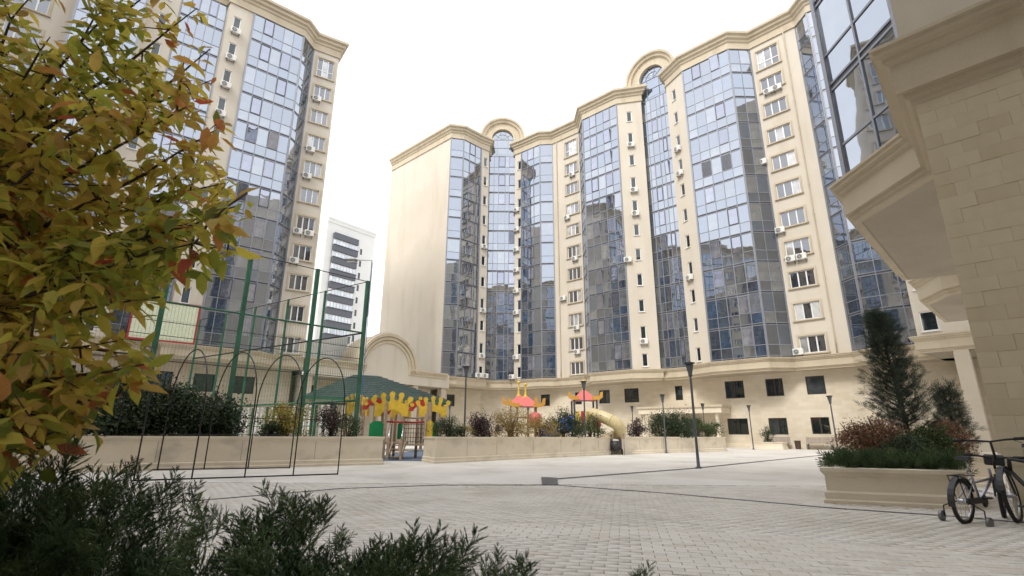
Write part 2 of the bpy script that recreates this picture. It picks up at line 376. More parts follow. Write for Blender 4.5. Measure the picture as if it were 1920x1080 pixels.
# ================================================================== ground
def proj(p):
    d = Vector(p)-Vector((0, 0, CH)); w_ = d.dot(FW)
    return 960+FPX*d.dot(RT)/w_, 540-FPX*d.dot(UP)/w_
mb = MB(); mb.face([(-300, -200, 0), (300, -200, 0), (300, 400, 0), (-300, 400, 0)], 'paving'); plaza = struct('plaza', mb)
mb = MB(); mb.face([(-6, 2.6, .004), (6, 2.6, .004), (9.5, 11.4, .004), (-10.5, 11.4, .004)], 'joint_sand'); struct('paving_bed', mb)
PW, PH, gap, ang = .2, .1, .005, R(-12)
ca, sa = math.cos(ang), math.sin(ang); cells = []
for r_ in range(-60, 220):
    for c_ in range(-90, 90):
        u = (c_+.5*(r_ % 2))*PW; v = r_*PH; x = ca*u-sa*v; y = sa*u+ca*v
        if 3.2 < y < 11.2 and abs(x+.3) < y*1.02+.4 and x < 8.6 and x > -9.4:
            cells.append((x, y))
def paver_mesh():
    b = MB(); b.box((0, 0, .006), (PW-gap, PH-gap, .016), 'paver', None, .003); return b.mesh('paver')
pm = paver_mesh()
vis = []
for (x, y) in cells:
    px, py = proj((x, y, 0)); vis.append((px > 760 and px < 1925 and py < 1085 and (px > 1200 or py < 1010)) and (y))
order = sorted([i for i, s_ in enumerate(vis) if s_], key=lambda i: cells[i][0]**2+cells[i][1]**2)
near = set(order[:300]); TV = np.array([v.co[:] for v in pm.vertices]); TFq = np.array([p_.vertices[:] if len(p_.vertices) == 4 else (*p_.vertices, p_.vertices[2]) for p_ in pm.polygons])
top = [p_ for p_ in pm.polygons if p_.normal.z > -.1]
def jig(): return Matrix.Rotation(random.uniform(-.012, .012), 4, 'X') @ Matrix.Rotation(random.uniform(-.008, .008), 4, 'Y')
for i in near:
    x, y = cells[i]; add('paver', pm, plaza, TRS((x, y, .003+random.uniform(0, .003)), ang+random.uniform(-.012, .012)) @ jig())
rest = [c for i, c in enumerate(cells) if i not in near]
BV = np.array([(-1, -1, 0), (1, -1, 0), (1, 1, 0), (-1, 1, 0), (-.97, -.94, 1), (.97, -.94, 1), (.97, .94, 1), (-.97, .94, 1)], float)*np.array([(PW-gap)/2, (PH-gap)/2, .014])
BF = np.array([(4, 5, 6, 7), (0, 1, 5, 4), (1, 2, 6, 5), (2, 3, 7, 6), (3, 0, 4, 7)])
nn = len(rest); an = ang+rng.uniform(-.012, .012, nn); Rm = np.zeros((nn, 3, 3)); Rm[:, 0, 0] = np.cos(an); Rm[:, 0, 1] = -np.sin(an); Rm[:, 1, 0] = np.sin(an); Rm[:, 1, 1] = np.cos(an); Rm[:, 2, 2] = 1
Rm[:, 2, 0] = rng.uniform(-.01, .01, nn); Rm[:, 2, 1] = rng.uniform(-.012, .012, nn)
stuff(add('paver_field', scatter(BV, BF, Rm, np.ones(nn), np.c_[np.array(rest), rng.uniform(.001, .004, nn)], 'paver_field', 'paver'), plaza))
def strip(pts, w_, z, mat, name):
    mb = MB(); P = [Vector(p[:2]) for p in pts]
    mb.sweep(P, [(-w_/2, z-.012), (-w_/2, z), (w_/2, z), (w_/2, z-.012)], mat); return struct(name, mb)
strip([G(150, 962), G(360, 942), G(640, 918), G(830, 911.5), G(1016, 911.5)], .07, .024, 'dark_mullion', 'drain_channel')
strip([G(1042, 911.5), G(1250, 927), G(1480, 948), G(1556, 955), G(1800, 972), G(1990, 990)], .07, .024, 'dark_mullion', 'drain_channel')
strip([G(1044, 899), G(1300, 879), G(1545, 853.5), G(1640, 846)], .07, .024, 'dark_mullion', 'drain_channel')
g = thing('drain_grate', 'small grey metal drain grate where the dark drain lines meet', 'drain grate', G(1029, 905))
mb = MB(); c0, c1, c2, c3 = G(1019, 897.5), G(1041, 898.5), G(1042, 911.5), G(1021, 911.5)
mb.sweep([c0, c1, c2, c3], [(-.05, .012), (-.05, .034), (.02, .034), (.02, 0)], 'dark_mullion', True)
add('grate_frame', mb, g)
for k in range(9):
    t = (k+.5)/9; mb = MB(); mb.bar(c0.lerp(c3, t)+Vector((0, 0, .025)), c1.lerp(c2, t)+Vector((0, 0, .025)), .10, .012, 'grey_metal'); add('slat', mb, g)
mb = MB(); mb.face([c3+Vector((0, 0, .006)), c2+Vector((0, 0, .006)), c1+Vector((0, 0, .006)), c0+Vector((0, 0, .006))], 'charcoal'); add('sump', mb, g)

# ================================================================== building kit
ZP, ZT, NF = 7.26, 38.0, 11
ST = (ZT-ZP)/NF
def fr(p0, p1):
    d = Vector((p1[0]-p0[0], p1[1]-p0[1])); L = d.length; d /= L; return L, d, Vector((d.y, -d.x))
def seg_m(p0, p1, u, z, out=0.0):
    L, d, n_ = fr(p0, p1)
    return TRS((p0[0]+d.x*u+n_.x*out, p0[1]+d.y*u+n_.y*out, z), math.atan2(d.y, d.x))
def wall_holes(mb, p0, p1, z0, z1, holes, mat, reveal=.16, ustart=0, rmat=None):
    L, d, n_ = fr(p0, p1); us = sorted({0, L, *[h[0] for h in holes], *[h[1] for h in holes]}); zs = sorted({z0, z1, *[h[2] for h in holes], *[h[3] for h in holes]})
    W = lambda u, z, o_=0: (p0[0]+d.x*u+n_.x*o_, p0[1]+d.y*u+n_.y*o_, z)
    for i in range(len(us)-1):
        run = None
        for j in range(len(zs)-1):
            uc, zc = (us[i]+us[i+1])/2, (zs[j]+zs[j+1])/2
            if any(h[0] < uc < h[1] and h[2] < zc < h[3] for h in holes): continue
            q = [(us[i], zs[j]), (us[i+1], zs[j]), (us[i+1], zs[j+1]), (us[i], zs[j+1])]
            mb.face([W(*t) for t in q], mat, [(t[0]+ustart, t[1]) for t in q])
    rm = rmat or mat
    for a, b, c, e in holes:
        for (u0, z0_), (u1, z1_) in (((a, c), (b, c)), ((b, c), (b, e)), ((b, e), (a, e)), ((a, e), (a, c))):
            mb.face([W(u1, z1_), W(u0, z0_), W(u0, z0_, -reveal), W(u1, z1_, -reveal)], rm)
WIN = {}
def window_meshes(style, w_, h_):
    k = (style, round(w_, 2), round(h_, 2))
    if k in WIN: return WIN[k]
    f = MB(); t = .07 if style != 'dark' else .06; mat = {'pvc3': 'pvc', 'tall3': 'pvc', 'pvc1': 'pvc', 'dark1': 'brown_frame', 'dark2': 'brown_frame', 'dark3': 'brown_frame'}[style]
    def b(x0, x1, z0, z1, dd=.06): f.box(((x0+x1)/2, 0, (z0+z1)/2), (x1-x0, dd, z1-z0), mat)
    b(-w_/2, w_/2, 0, t); b(-w_/2, w_/2, h_-t, h_); b(-w_/2, -w_/2+t, t, h_-t); b(w_/2-t, w_/2, t, h_-t)
    nl = int(style[-1])
    for i in range(1, nl): x = -w_/2+w_*i/nl; b(x-.05, x+.05, t, h_-t, .07)
    if style == 'tall3':
        for i in range(nl): b(-w_/2+w_*i/nl+.051, -w_/2+w_*(i+1)/nl-.051, h_*.36, h_*.36+.08, .055)
    panes = []; pw = (w_-2*t)/nl
    for i in range(nl):
        x0 = -w_/2+w_*i/nl+.04; x1 = -w_/2+w_*(i+1)/nl-.04
        p_ = MB(); p_.box(((x0+x1)/2, .025, h_/2), (x1-x0, .012, h_-t*1.5), 'glass_window' if style in ('pvc3', 'tall3') else 'glass_dark'); panes.append(p_.mesh('pane'))
    s_ = None
    if style in ('pvc3', 'tall3'):
        s_ = MB(); q = .16
        for (x0, x1, z0, z1) in ((-w_/2-q, w_/2+q, h_+.004, h_+q), (-w_/2-q, -w_/2-.004, 0, h_), (w_/2+.004, w_/2+q, 0, h_)):
            s_.box(((x0+x1)/2, -.155, (z0+z1)/2), (x1-x0, .05, z1-z0), 'trim')
        s_.box((0, -.18, -.06), (w_+.44, .14, .10), 'trim')
        s_ = s_.mesh('surround')
    elif style == 'pvc1':
        s_ = MB(); s_.box((0, -.14, -.04), (w_+.12, .12, .05), 'pvc'); s_ = s_.mesh('sill')
    WIN[k] = (f.mesh('window'), panes, s_, nl); return WIN[k]
sh = MB()
for k in range(14): sh.box((0, -.05, .06+k*.095), (.56, .03, .06), 'pvc')
SHUT = sh.mesh('shutter')
def add_window(parent, p0, p1, uc, z0, w_, h_, style, shutter=False):
    f, panes, s_, nl = window_meshes(style, w_, h_); M = seg_m(p0, p1, uc, z0, -.10)
    o = add('window', f, parent, M)
    for p_ in panes: add('pane', p_, o, M)
    if s_: add(s_.name.split('.')[0], s_, o, M)
    if shutter:
        for sx in (-1, 1): add('shutter', SHUT, o, M @ Matrix.Translation((sx*(w_/2-.36), 0, 0)))
    return o
PANE = {}
def pane_mesh(w_, h_, mat, th=.02):
    k = (round(w_, 3), round(h_, 3), mat)
    if k not in PANE:
        b = MB(); b.box((0, 0, 0), (w_, th, h_), mat); PANE[k] = b.mesh('pane')
    return PANE[k]
SASH = {}
def sash_mesh(w_, h_, fm):
    k = (round(w_, 3), round(h_, 3), fm)
    if k not in SASH:
        b = MB(); t = .055
        for (x, z, sx, sz) in ((0, h_/2-t/2, w_, t), (0, -h_/2+t/2, w_, t), (-w_/2+t/2, 0, t, h_-2*t), (w_/2-t/2, 0, t, h_-2*t)): b.box((x, -.02, z), (sx, .06, sz), fm)
        b.box((0, 0, 0), (w_-t, .015, h_-t), 'glass_sash'); SASH[k] = b.mesh('sash')
    return SASH[k]
LOUV = {}
def louvre_mesh(w_, h_):
    b = MB(); nn = int(h_/.12)
    for i in range(nn): b.box((0, -.03, -h_/2+(i+.5)*h_/nn), (w_, .04, .05), 'mullion')
    b.box((0, .03, 0), (w_, .02, h_), 'black_metal'); return b.mesh('louvre')

class Block:
    """one apartment block: straight facade pieces along a plan line, courtyard side on the right of travel"""
    def __init__(s, name, label, base, budget=300, sash=True):
        s.root = thing(name, label, 'building', (*base, 0)); s.wall = MB(); s.budget = budget; s.jp = [[], []]; s.sash = sash; s.line = []
    def wallseg(s, p0, p1, z0=ZP-.6, z1=ZT+.3, col=None, mat='plaster', skip=()):
        holes = []; L, d, n_ = fr(p0, p1)
        if col:
            st, uc, w_ = col
            for k in range(NF):
                zb = ZP+k*ST
                if st == 'win':
                    tall = k == NF-1; h_ = 2.15 if tall else 1.42; z_ = zb+.28 if not tall else zb-.05
                    if k in skip: continue
                    holes.append((uc-w_/2, uc+w_/2, z_, z_+h_)); add_window(s.root, p0, p1, uc, z_, w_, h_, 'tall3' if tall else 'pvc3', k == 1 and mat == 'plaster' and L > 4.2 and uc < L*.4)
                else:
                    z_ = zb+.32; h_ = 1.30
                    if k in skip: continue
                    holes.append((uc-w_/2, uc+w_/2, z_, z_+h_)); add_window(s.root, p0, p1, uc, z_, w_, h_, 'pvc1')
        wall_holes(s.wall, p0, p1, z0, z1, holes, mat)
    def glass(s, p0, p1, cols, z0=ZP, z1=ZT, sashcols=(), louvres=(), widths=None, indiv=True, arch=None, rows=NF, closed=.75):
        L, d, n_ = fr(p0, p1); M0 = seg_m(p0, p1, 0, 0)
        bay = MB(); W = lambda x, y, z: M0 @ Vector((x, y, z))
        e = .06
        def b(x0, x1, za, zb, dd=.10, mat='mullion', yy=0): bay.box(((x0+x1)/2, yy, (za+zb)/2), (x1-x0, dd, zb-za), mat, M0)
        ws = widths or [1]*cols; tot = sum(ws); xs = [0]
        for q in ws: xs.append(xs[-1]+q*L/tot)
        b(-.07, .07, z0, z1, .16); b(L-.07, L+.07, z0, z1, .16)
        for i in range(1, cols): b(xs[i]-.03, xs[i]+.03, z0, z1, .09)
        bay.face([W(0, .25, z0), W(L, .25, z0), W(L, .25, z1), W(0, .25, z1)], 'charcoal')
        st = (z1-z0)/rows
        cells = []
        for k in range(rows):
            zb = z0+k*st; lo = (zb+.22, zb+st*.40-.03); hi = (zb+st*.40+.03, zb+st-.03)
            b(.07, L-.07, zb-.03, zb+.03, .085); b(.07, L-.07, zb+.16, zb+.22, .085); b(.07, L-.07, zb+st*.40-.03, zb+st*.40+.03, .08)
            b(.07, L-.07, zb+.03, zb+.16, .03, 'dark_mullion')
            for i in range(cols):
                x0 = xs[i]+(.07 if i == 0 else .03); x1 = xs[i+1]-(.07 if i == cols-1 else .03)
                cells.append((k, i, 0, x0, x1, *lo)); cells.append((k, i, 1, x0, x1, *hi))
        b(.07, L-.07, z1-.06, z1, .09)
        bo = add('glass_bay', bay, s.root)
        for (k, i, t, x0, x1, za, zb) in cells:
            M = M0 @ Matrix.Translation(((x0+x1)/2, 0, (za+zb)/2)); tilt = Matrix.Rotation(random.gauss(0, .0028), 4, 'Z') @ Matrix.Rotation(random.gauss(0, .0022), 4, 'X')
            w_, h_ = x1-x0, zb-za
            if (rows-1-k, i) in louvres and t == 1:
                add('louvre', louvre_mesh(w_, h_), bo, M); continue
            if i in sashcols and t == 1 and s.sash:
                q = random.random()
                if q < closed*.8: add('sash', sash_mesh(w_, h_, 'mullion' if random.random() < .6 else 'dark_mullion'), bo, M @ Matrix.Translation((0, -.03, 0)) @ tilt); continue
                if q > .86:
                    add('sash', sash_mesh(w_, h_, 'mullion'), bo, M @ Matrix.Translation((0, -.04, -h_/2)) @ Matrix.Rotation(R(7), 4, 'X') @ Matrix.Translation((0, 0, h_/2))); continue
            if indiv and s.budget > 0:
                s.budget -= 1; add('pane', pane_mesh(w_, h_, 'glass_blue'), bo, M @ tilt)
            else:
                MM = M @ tilt; s.jp[0].append([MM @ Vector((sx*w_/2, -.01, sz*h_/2)) for sx, sz in ((-1, -1), (1, -1), (1, 1), (-1, 1))])
        if arch:                                              # half-round head above the recess
            r_in, r_out, zc = arch; am = MB(); c = L/2
            N = 20
            for k in range(N):
                a0 = math.pi*k/N; a1 = math.pi*(k+1)/N
                for (ra, ya), (rb, yb) in (((r_in, .1), (r_in, -.35)), ((r_in, -.35), (r_in+.25, -.35)), ((r_in+.25, -.35), (r_in+.25, -.25)), ((r_in+.25, -.25), (r_out-.65, -.25)), ((r_out-.65, -.25), (r_out-.6, -.5)),
                                           ((r_out-.6, -.5), (r_out-.3, -.55)), ((r_out-.3, -.55), (r_out-.25, -.75)), ((r_out-.25, -.75), (r_out, -.8)), ((r_out, -.8), (r_out, 1.0))):
                    q = [(ra, ya, a0), (ra, ya, a1), (rb, yb, a1), (rb, yb, a0)]
                    am.face([W(c+r*math.cos(a), y, zc+r*math.sin(a)) for r, y, a in q], 'trim')
            for sx in (-1, 1):                                # jambs from the block top to the springing
                x0, x1 = c+sx*r_in, c+sx*r_out
                am.box(((x0+x1)/2, .35, (ZT+zc)/2), (abs(x1-x0), 1.2, zc-ZT), 'trim', M0)
            add('arch_head', am, s.root)
            fan = MB(); fan.face([W(c+r_in*1.02*math.cos(math.pi*k/N), .02, zc-.01+r_in*1.02*math.sin(math.pi*k/N)) for k in range(N+1)], 'glass_blue')
            fan.face([W(c-r_in, .02, ZT), W(c+r_in, .02, ZT), W(c+r_in, .02, zc-.012), W(c-r_in, .02, zc-.012)], 'glass_blue')
            fo = add('fanlight', fan, s.root); bars = MB()
            for a in (36, 72, 108, 144): bars.bar(W(c, -.0, zc), W(c+r_in*math.cos(R(a)), 0, zc+r_in*math.sin(R(a))), .05, .05, 'mullion')
            bars.bar(W(c-r_in, 0, zc), W(c+r_in, 0, zc), .06, .06, 'mullion'); bars.bar(W(c-r_in, 0, ZT+1.3), W(c+r_in, 0, ZT+1.3), .06, .06, 'mullion')
            bars.tube([W(c+r_in*.55*math.cos(math.pi*k/12), -.01, zc+r_in*.55*math.sin(math.pi*k/12)) for k in range(13)], .03, 'mullion', 6)
            for x in (-.5, .5): bars.bar(W(c+x*r_in, 0, ZT), W(c+x*r_in, 0, zc), .05, .05, 'mullion', (0, 1, 0))
            add('glazing_bar', bars, fo)
    def finish(s):
        add('wall', s.wall, s.root)
        if s.jp[0]:
            Q = s.jp[0]; V = np.array([[tuple(p) for p in q] for q in Q]).reshape(-1, 3); F = np.arange(len(V)).reshape(-1, 4)
            stuff(add('glass_panes', np_mesh('glass_panes', V, F, 'glass_blue', rng.random(len(F))), s.root))
CORN = [(-.3, 38.0), (.13, 38.0), (.13, 38.12), (.08, 38.15), (.08, 38.72), (.2, 38.82), (.22, 39.0), (.42, 39.12), (.44, 39.34), (.66, 39.46), (.68, 39.7), (.6, 39.78), (-.9, 39.86), (-.9, 38.0)]
LEDGE = [(-.1, 7.34), (.42, 7.28), (.42, 7.22), (.37, 7.20), (.37, 7.12), (.28, 7.07), (.28, 7.00), (.20, 6.94), (.20, 6.42), (.12, 6.40), (.12, 6.33), (.05, 6.29), (.05, 6.20), (-.1, 6.195)]
def cornice(root, line): mb = MB(); mb.sweep(line, CORN, 'trim'); add('cornice', mb, root)
def ledge(root, line): mb = MB(); mb.sweep(line, LEDGE, 'trim'); add('ledge', mb, root)
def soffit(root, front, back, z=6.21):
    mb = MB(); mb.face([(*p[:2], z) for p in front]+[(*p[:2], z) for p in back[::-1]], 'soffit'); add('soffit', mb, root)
def back_mass(b, line, depth_a, depth_b):
    """flat roof and rear walls"""
    pts = [p[:2] for p in line]; a = depth_b; c = depth_a
    mb = MB(); poly = pts+[a, c]; mb.face([(*q, ZT+.25) for q in poly], 'roof_felt')
    for p, q in ((pts[-1], a), (a, c), (c, pts[0])): mb.face([(*p, 0), (*q, 0), (*q, ZT+.3), (*p, ZT+.3)], 'plaster')
    add('rear_wall', mb, b.root)

ORD = ['top', 'second', 'third', 'fourth', 'fifth', 'sixth', 'seventh', 'eighth', 'ninth', 'tenth', 'bottom']
acm = {}
def ac_meshes():
    if acm: return acm
    b = MB(); b.box((0, -.17, .28), (.80, .30, .54), 'ac_white', None, .03); acm['casing'] = b.mesh('casing')
    b = MB(); b.lathe([(.2, 0), (.2, .02), (.0, .021)], 'fan_dark', 18, (0, 0, 0), Matrix.Translation((-.12, -.322, .28)) @ Matrix.Rotation(R(90), 4, 'X')); acm['fan'] = b.mesh('fan')
    b = MB()
    for rr in (.06, .12, .18, .215): b.tube([(-.12+rr*math.cos(2*math.pi*k/16), -.352, .28+rr*math.sin(2*math.pi*k/16)) for k in range(16)], .007, 'ac_white', 5, True)
    for k in range(4): a = math.pi*k/4; b.bar((-.12-.21*math.cos(a), -.352, .28-.21*math.sin(a)), (-.12+.21*math.cos(a), -.352, .28+.21*math.sin(a)), .008, .008, 'ac_white', (0, 1, 0))
    acm['grille'] = b.mesh('grille')
    b = MB()
    for x in (0,): b.box((x, -.17, -.01), (.04, .40, .03), 'grey_metal'); b.bar((x, .0, -.22), (x, -.34, -.02), .03, .03, 'grey_metal')
    acm['bracket'] = b.mesh('bracket'); return acm
def ac(p0, p1, u, z, label, out=.0, rz=0):
    a = ac_meshes(); M = seg_m(p0, p1, u, z, out+.02)
    o = bpy.data.objects.new('air_conditioner', None); COL.objects.link(o); o.empty_display_size = .2; place(o, None, M); tag(o, label, 'air conditioner', 'air conditioner units on the facades')
    c = add('casing', a['casing'], o, M); add('fan', a['fan'], c, M); add('grille', a['grille'], c, M); [add('bracket', a['bracket'], o, M @ Matrix.Translation((x, 0, 0))) for x in (-.28, .28)]

# ------------------------------------------------------------------ main apartment block
V2 = lambda x, y: (x, y)
A0, B0, B1, B2, C1 = (-17.7, 67.3), (-8.0, 58.5), (-6.4, 58.85), (-4.25, 60.95), (-3.2, 61.7)
D0, D1, E0, F0, F1, F2 = (-3.3, 63.0), (.45, 63.0), (.30, 62.6), (1.2, 61.95), (3.58, 60.0), (5.2, 59.85)
G1, H0, H1, I1, I2 = (8.42, 57.0), (8.5, 54.4), (12.0, 51.25), (14.15, 50.75), (14.72, 50.6)
J0, J1, K0, L0, L1, L2 = (14.8, 51.1), (17.25, 48.85), (16.85, 48.1), (17.86, 45.6), (21.35, 42.35), (23.47, 42.4)
N0, N1, N2 = (26.5, 39.36), (26.64, 37.75), (30.4, 34.4)
main = Block('apartment_block', 'tall curved cream apartment block with blue glass bays behind the playground', (12, 55))
main.wallseg(A0, B0)
wn = .56
main.glass(L0, L1, 5, sashcols=(1, 3), louvres=((4, 1), (4, 3)))
main.glass(L1, L2, 2)
main.glass(N0, N1, 1); main.glass(N1, N2, 4, sashcols=(2,))
main.glass(H0, H1, 5, sashcols=(1, 3)); main.glass(G1, H0, 2, indiv=False)
main.glass(J0, J1, 6, widths=[1, .8, 1.1, .7, .8, .8], sashcols=(2, 4), arch=(1.5, 3.1, 40.6), indiv=False)
main.glass(F0, F1, 3, sashcols=(1,), indiv=False); main.glass(F1, F2, 1, indiv=False)
main.glass(B0, B1, 1, indiv=False); main.glass(B1, B2, 3, sashcols=(1,), indiv=False)
main.glass(D0, D1, 5, widths=[.9, .7, 1.1, .6, 1.1], sashcols=(2, 4), arch=(1.5, 3.1, 40.6), indiv=False)
main.wallseg(B2, C1, col=('narrow', .75, wn)); main.wallseg(C1, D0); main.wallseg(D1, E0); main.wallseg(E0, F0, col=('narrow', .72, wn))
main.wallseg(F2, G1, col=('win', 2.95, 1.75)); main.wallseg(H1, I1, col=('narrow', 1.35, wn)); main.wallseg(I1, I2); main.wallseg(I2, J0)
main.wallseg(J1, K0); main.wallseg(K0, L0, col=('narrow', 1.1, wn)); main.wallseg(L2, N0, col=('win', 1.55, 1.95))
main.finish()
lineA = [A0, B0, B1, B2, C1, D0]; lineB = [D1, E0, F0, F1, F2, G1, H0, H1, I1, I2, J0]; lineC = [J1, K0, L0, L1, L2, N0, N1, N2]
for l_ in (lineA, lineB, lineC): cornice(main.root, l_)
full = lineA+lineB+lineC
ledge(main.root, [(-7.2, 58.6)]+full[2:])
POD = [(-8.6, 60.2), (-3.8, 64.4), (1.4, 64.1), (9.2, 57.5), (15.7, 51.7), (18.2, 49.0), (24.0, 43.1), (27.2, 40.1), (31.5, 36.0)]
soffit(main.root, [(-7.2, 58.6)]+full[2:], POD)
back_mass(main, full, (-9, 77), (42, 46))
# podium wall with its windows, rectangles read off the facade
PWIN = [(2, 928, 942, 742, 762, 'dark1'), (2, 948, 963, 742, 763, 'dark1'), (2, 1014, 1031, 740, 761, 'dark1'), (2, 1078, 1091, 736, 758, 'dark1'), (3, 1123, 1144, 732, 756, 'dark2'), (3, 1170, 1198.6, 729, 754, 'dark1'),
        (4, 1265, 1281, 724, 750, 'dark1'), (5, 1302, 1320, 721, 748, 'dark1'), (5, 1358, 1397, 715.5, 746, 'dark2'), (5, 1434, 1471, 711, 742, 'dark2'), (6, 1509, 1550, 706, 738.5, 'dark1'),
        (5, 1363, 1405, 785, 815, 'dark1'), (5, 1440, 1479, 784, 815, 'dark2'), (6, 1519, 1559, 782.5, 814, 'dark2'), (1, 868, 880, 740, 764, 'dark1'), (0, 838, 852, 739, 762, 'dark1'), (6, 1640, 1690, 690, 735, 'dark2')]
pod = MB(); acc = 0
for i in range(len(POD)-1):
    p0, p1 = POD[i], POD[i+1]; hs = []
    for (sgi, xa, xb, ya, yb, st) in PWIN:
        if sgi != i: continue
        ua, za = on_wall(p0, p1, xa, ya); ub, zb = on_wall(p0, p1, xb, yb); L = fr(p0, p1)[0]
        zt, zlo = za, zb; ua, ub = max(.12, ua), min(L-.12, ub)
        if ub-ua < .4: continue
        hs.append((ua, ub, zlo, zt)); add_window(main.root, p0, p1, (ua+ub)/2, zlo, ub-ua, zt-zlo, st)
    wall_holes(pod, p0, p1, 0, 6.3, hs, 'podium_stone', .2, acc, 'trim'); acc += fr(p0, p1)[0]
add('podium', pod, main.root)
mb = MB(); mb.sweep(POD, [(0, .35), (.06, .33), (.06, 0)], 'bed_stone'); add('plinth', mb, main.root)
# downpipes at the joints between the block's sections
for (p0, p1, u) in ((F2, G1, .75), (L2, N0, 3.2)):
    mb = MB(); Mx = seg_m(p0, p1, u, 0, .08); mb.tube([Mx @ Vector((0, 0, z)) for z in np.linspace(ZP+.1, 38.6, 24)], .055, 'trim', 8)
    for z in np.arange(8, 38, 2.8): mb.box((0, .03, z), (.16, .08, .05), 'trim', Mx)
    add('downpipe', mb, main.root)
# air conditioners
def zf(row): return ZP+(NF-1-row)*ST
for row, du in ((1, -.35), (1, .45), (4, -1.75), (6, -1.1), (7, -.62), (7, .25)):
    wn_ = {-1.75: 'left of', -1.1: 'below left of'}.get(du, 'under the left half of' if du < 0 else 'under the right half of')
    ac(L2, N0, 1.55+du, zf(row)+(1.2 if du == -1.75 else -.22), f'air conditioner {wn_} the {ORD[row]} window right of the widest glass bay')
ac(L2, N0, .45, 7.42, 'air conditioner standing on the ledge at the foot of the widest glass bay')
for row, du in ((1, .2), (3, -.75), (5, .25), (7, -1.6), (8, .2), (9, .2)):
    ac(F2, G1, 2.95+du, zf(row)+(.7 if du == -1.6 else -.28), f'air conditioner by the {ORD[row]} window in the middle cream column of the block')
for row in (1, 3, 4, 9):
    ac(H1, I1, 1.35, zf(row)-.27, f'air conditioner under the {ORD[row]} slit window left of the second roof arch')
ac(H1, I1, .25, zf(6)+.1, 'lone air conditioner at the pier edge left of the second roof arch')
for row in (2, 3, 7): ac(K0, L0, 1.1, zf(row)-.27, f'air conditioner under the {ORD[row]} slit window right of the second roof arch')
for row in (2, 3, 4, 5, 6, 7, 9): ac(E0, F0, .42, zf(row)-.27, f'air conditioner by the {ORD[row]} slit window right of the first roof arch')
for row in (4, 7, 9): ac(B2, C1, .72, zf(row)-.27, f'air conditioner under the {ORD[row]} slit window left of the first roof arch')
ac(B2, C1, .1, 7.4, 'left air conditioner of the ledge pair below the first roof arch', .35); ac(B2, C1, .98, 7.4, 'right air conditioner of the ledge pair below the first roof arch', .35)
ac(E0, F0, .1, 7.4, 'single air conditioner on the ledge just right of the first roof arch column', .35)
# entrance canopy
can = thing('entrance_canopy', 'cream flat entrance canopy on columns in front of the podium', 'canopy', (13.4, 50.4, 0))
q0, q1 = Vector(G(1196, 757, 3.55)[:2]), Vector(G(1352, 755.5, 3.55)[:2])
_u0 = on_wall((9.6, 53.2), (17.2, 46.6), 1196, 765)[0]; _u1 = on_wall((9.6, 53.2), (17.2, 46.6), 1352, 765)[0]; _d = (Vector((17.2, 46.6))-Vector((9.6, 53.2))).normalized(); q0 = Vector((9.6, 53.2))+_d*_u0; q1 = Vector((9.6, 53.2))+_d*_u1; dn = (q1-q0).normalized(); nb = Vector((-dn.y, dn.x))
poly = [q0, q1, q1+nb*2.4, q0+nb*2.4]
mb = MB(); mb.prism(poly, 2.95, 3.6, 'bed_stone'); o = add('slab', mb, can)
mb = MB(); mb.sweep([poly[3], poly[0], poly[1], poly[2]], [(0, 3.62), (.12, 3.6), (.12, 3.45), (.003, 3.38)], 'trim'); add('moulding', mb, o)
for t in (.04, .5, .93):
    c = q0.lerp(q1, t)+nb*.4; mb = MB(); mb.lathe([(.24, 0), (.24, .12), (.19, .16), (.17, 2.75), (.22, 2.82), (.22, 2.949)], 'bed_stone', 14, (c.x, c.y, 0)); add('column', mb, can)
mb = MB(); c = q0.lerp(q1, .28)+nb*2.2; c2_ = q0.lerp(q1, .62)+nb*2.2
mb.prism([c, c2_, c2_+nb*.1, c+nb*.1], 0, 2.5, 'brown_frame'); do = add('door', mb, can)
for t in (.1, .4, .7):
    a_ = c.lerp(c2_, t)-nb*.02; b_ = c.lerp(c2_, t+.24)-nb*.02; mb = MB(); mb.face([(*a_, .2), (*b_, .2), (*b_, 2.3), (*a_, 2.3)], 'glass_dark'); add('pane', mb, do)

# ------------------------------------------------------------------ left tower
e_ = Vector((.776, .630)); nrm_ = Vector((.630, -.776))
U1, U2, U3, U4 = (-23.75, 38.2), (-20.35, 41.0), (-20.05, 42.7), (-17.9, 44.0)
def bk(p, t, o_=0): return (p[0]-e_.x*t+nrm_.x*o_, p[1]-e_.y*t+nrm_.y*o_)
U0 = bk(U1, 2.0); Rr = bk(U1, 2.1, -.7); Rl = bk(U1, 5.4, -.7); T0 = bk(U1, 5.5); T1 = bk(U1, 7.4); T2 = bk(U1, 7.6, .9); T3 = bk(U1, 11.4, .9); T4 = bk(U1, 11.6); T5 = bk(U1, 16)
tower = Block('apartment_tower', 'cream tower with blue glass bay rising behind the yellow tree on the left', (-22, 42), 300)
tower.glass(U1, U2, 5, sashcols=(1, 3), closed=.7); tower.glass(U2, U3, 2); tower.glass(Rl, Rr, 5, sashcols=(1, 3)); tower.glass(T3, T2, 5, indiv=False)
tower.wallseg(U3, U4, col=('win', 1.32, 1.55)); tower.wallseg(U0, U1, col=('narrow', .75, .6)); tower.wallseg(Rr, U0); tower.wallseg(T0, Rl)
tower.wallseg(T1, T0, col=('narrow', 1.0, .6)); tower.wallseg(T2, T1); tower.wallseg(T4, T3); tower.wallseg(T5, T4, col=('win', 2.2, 1.9)); tower.finish()
tl = [T5, T4, T3, T2, T1, T0, Rl, Rr, U0, U1, U2, U3, U4]
cornice(tower.root, tl+[(-21.5, 49.0)]); ledge(tower.root, tl)
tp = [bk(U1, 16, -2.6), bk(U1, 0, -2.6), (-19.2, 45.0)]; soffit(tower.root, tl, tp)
back_mass(tower, tl, bk(U1, 16, -16), (-27, 57))
mb = MB(); acc = 0
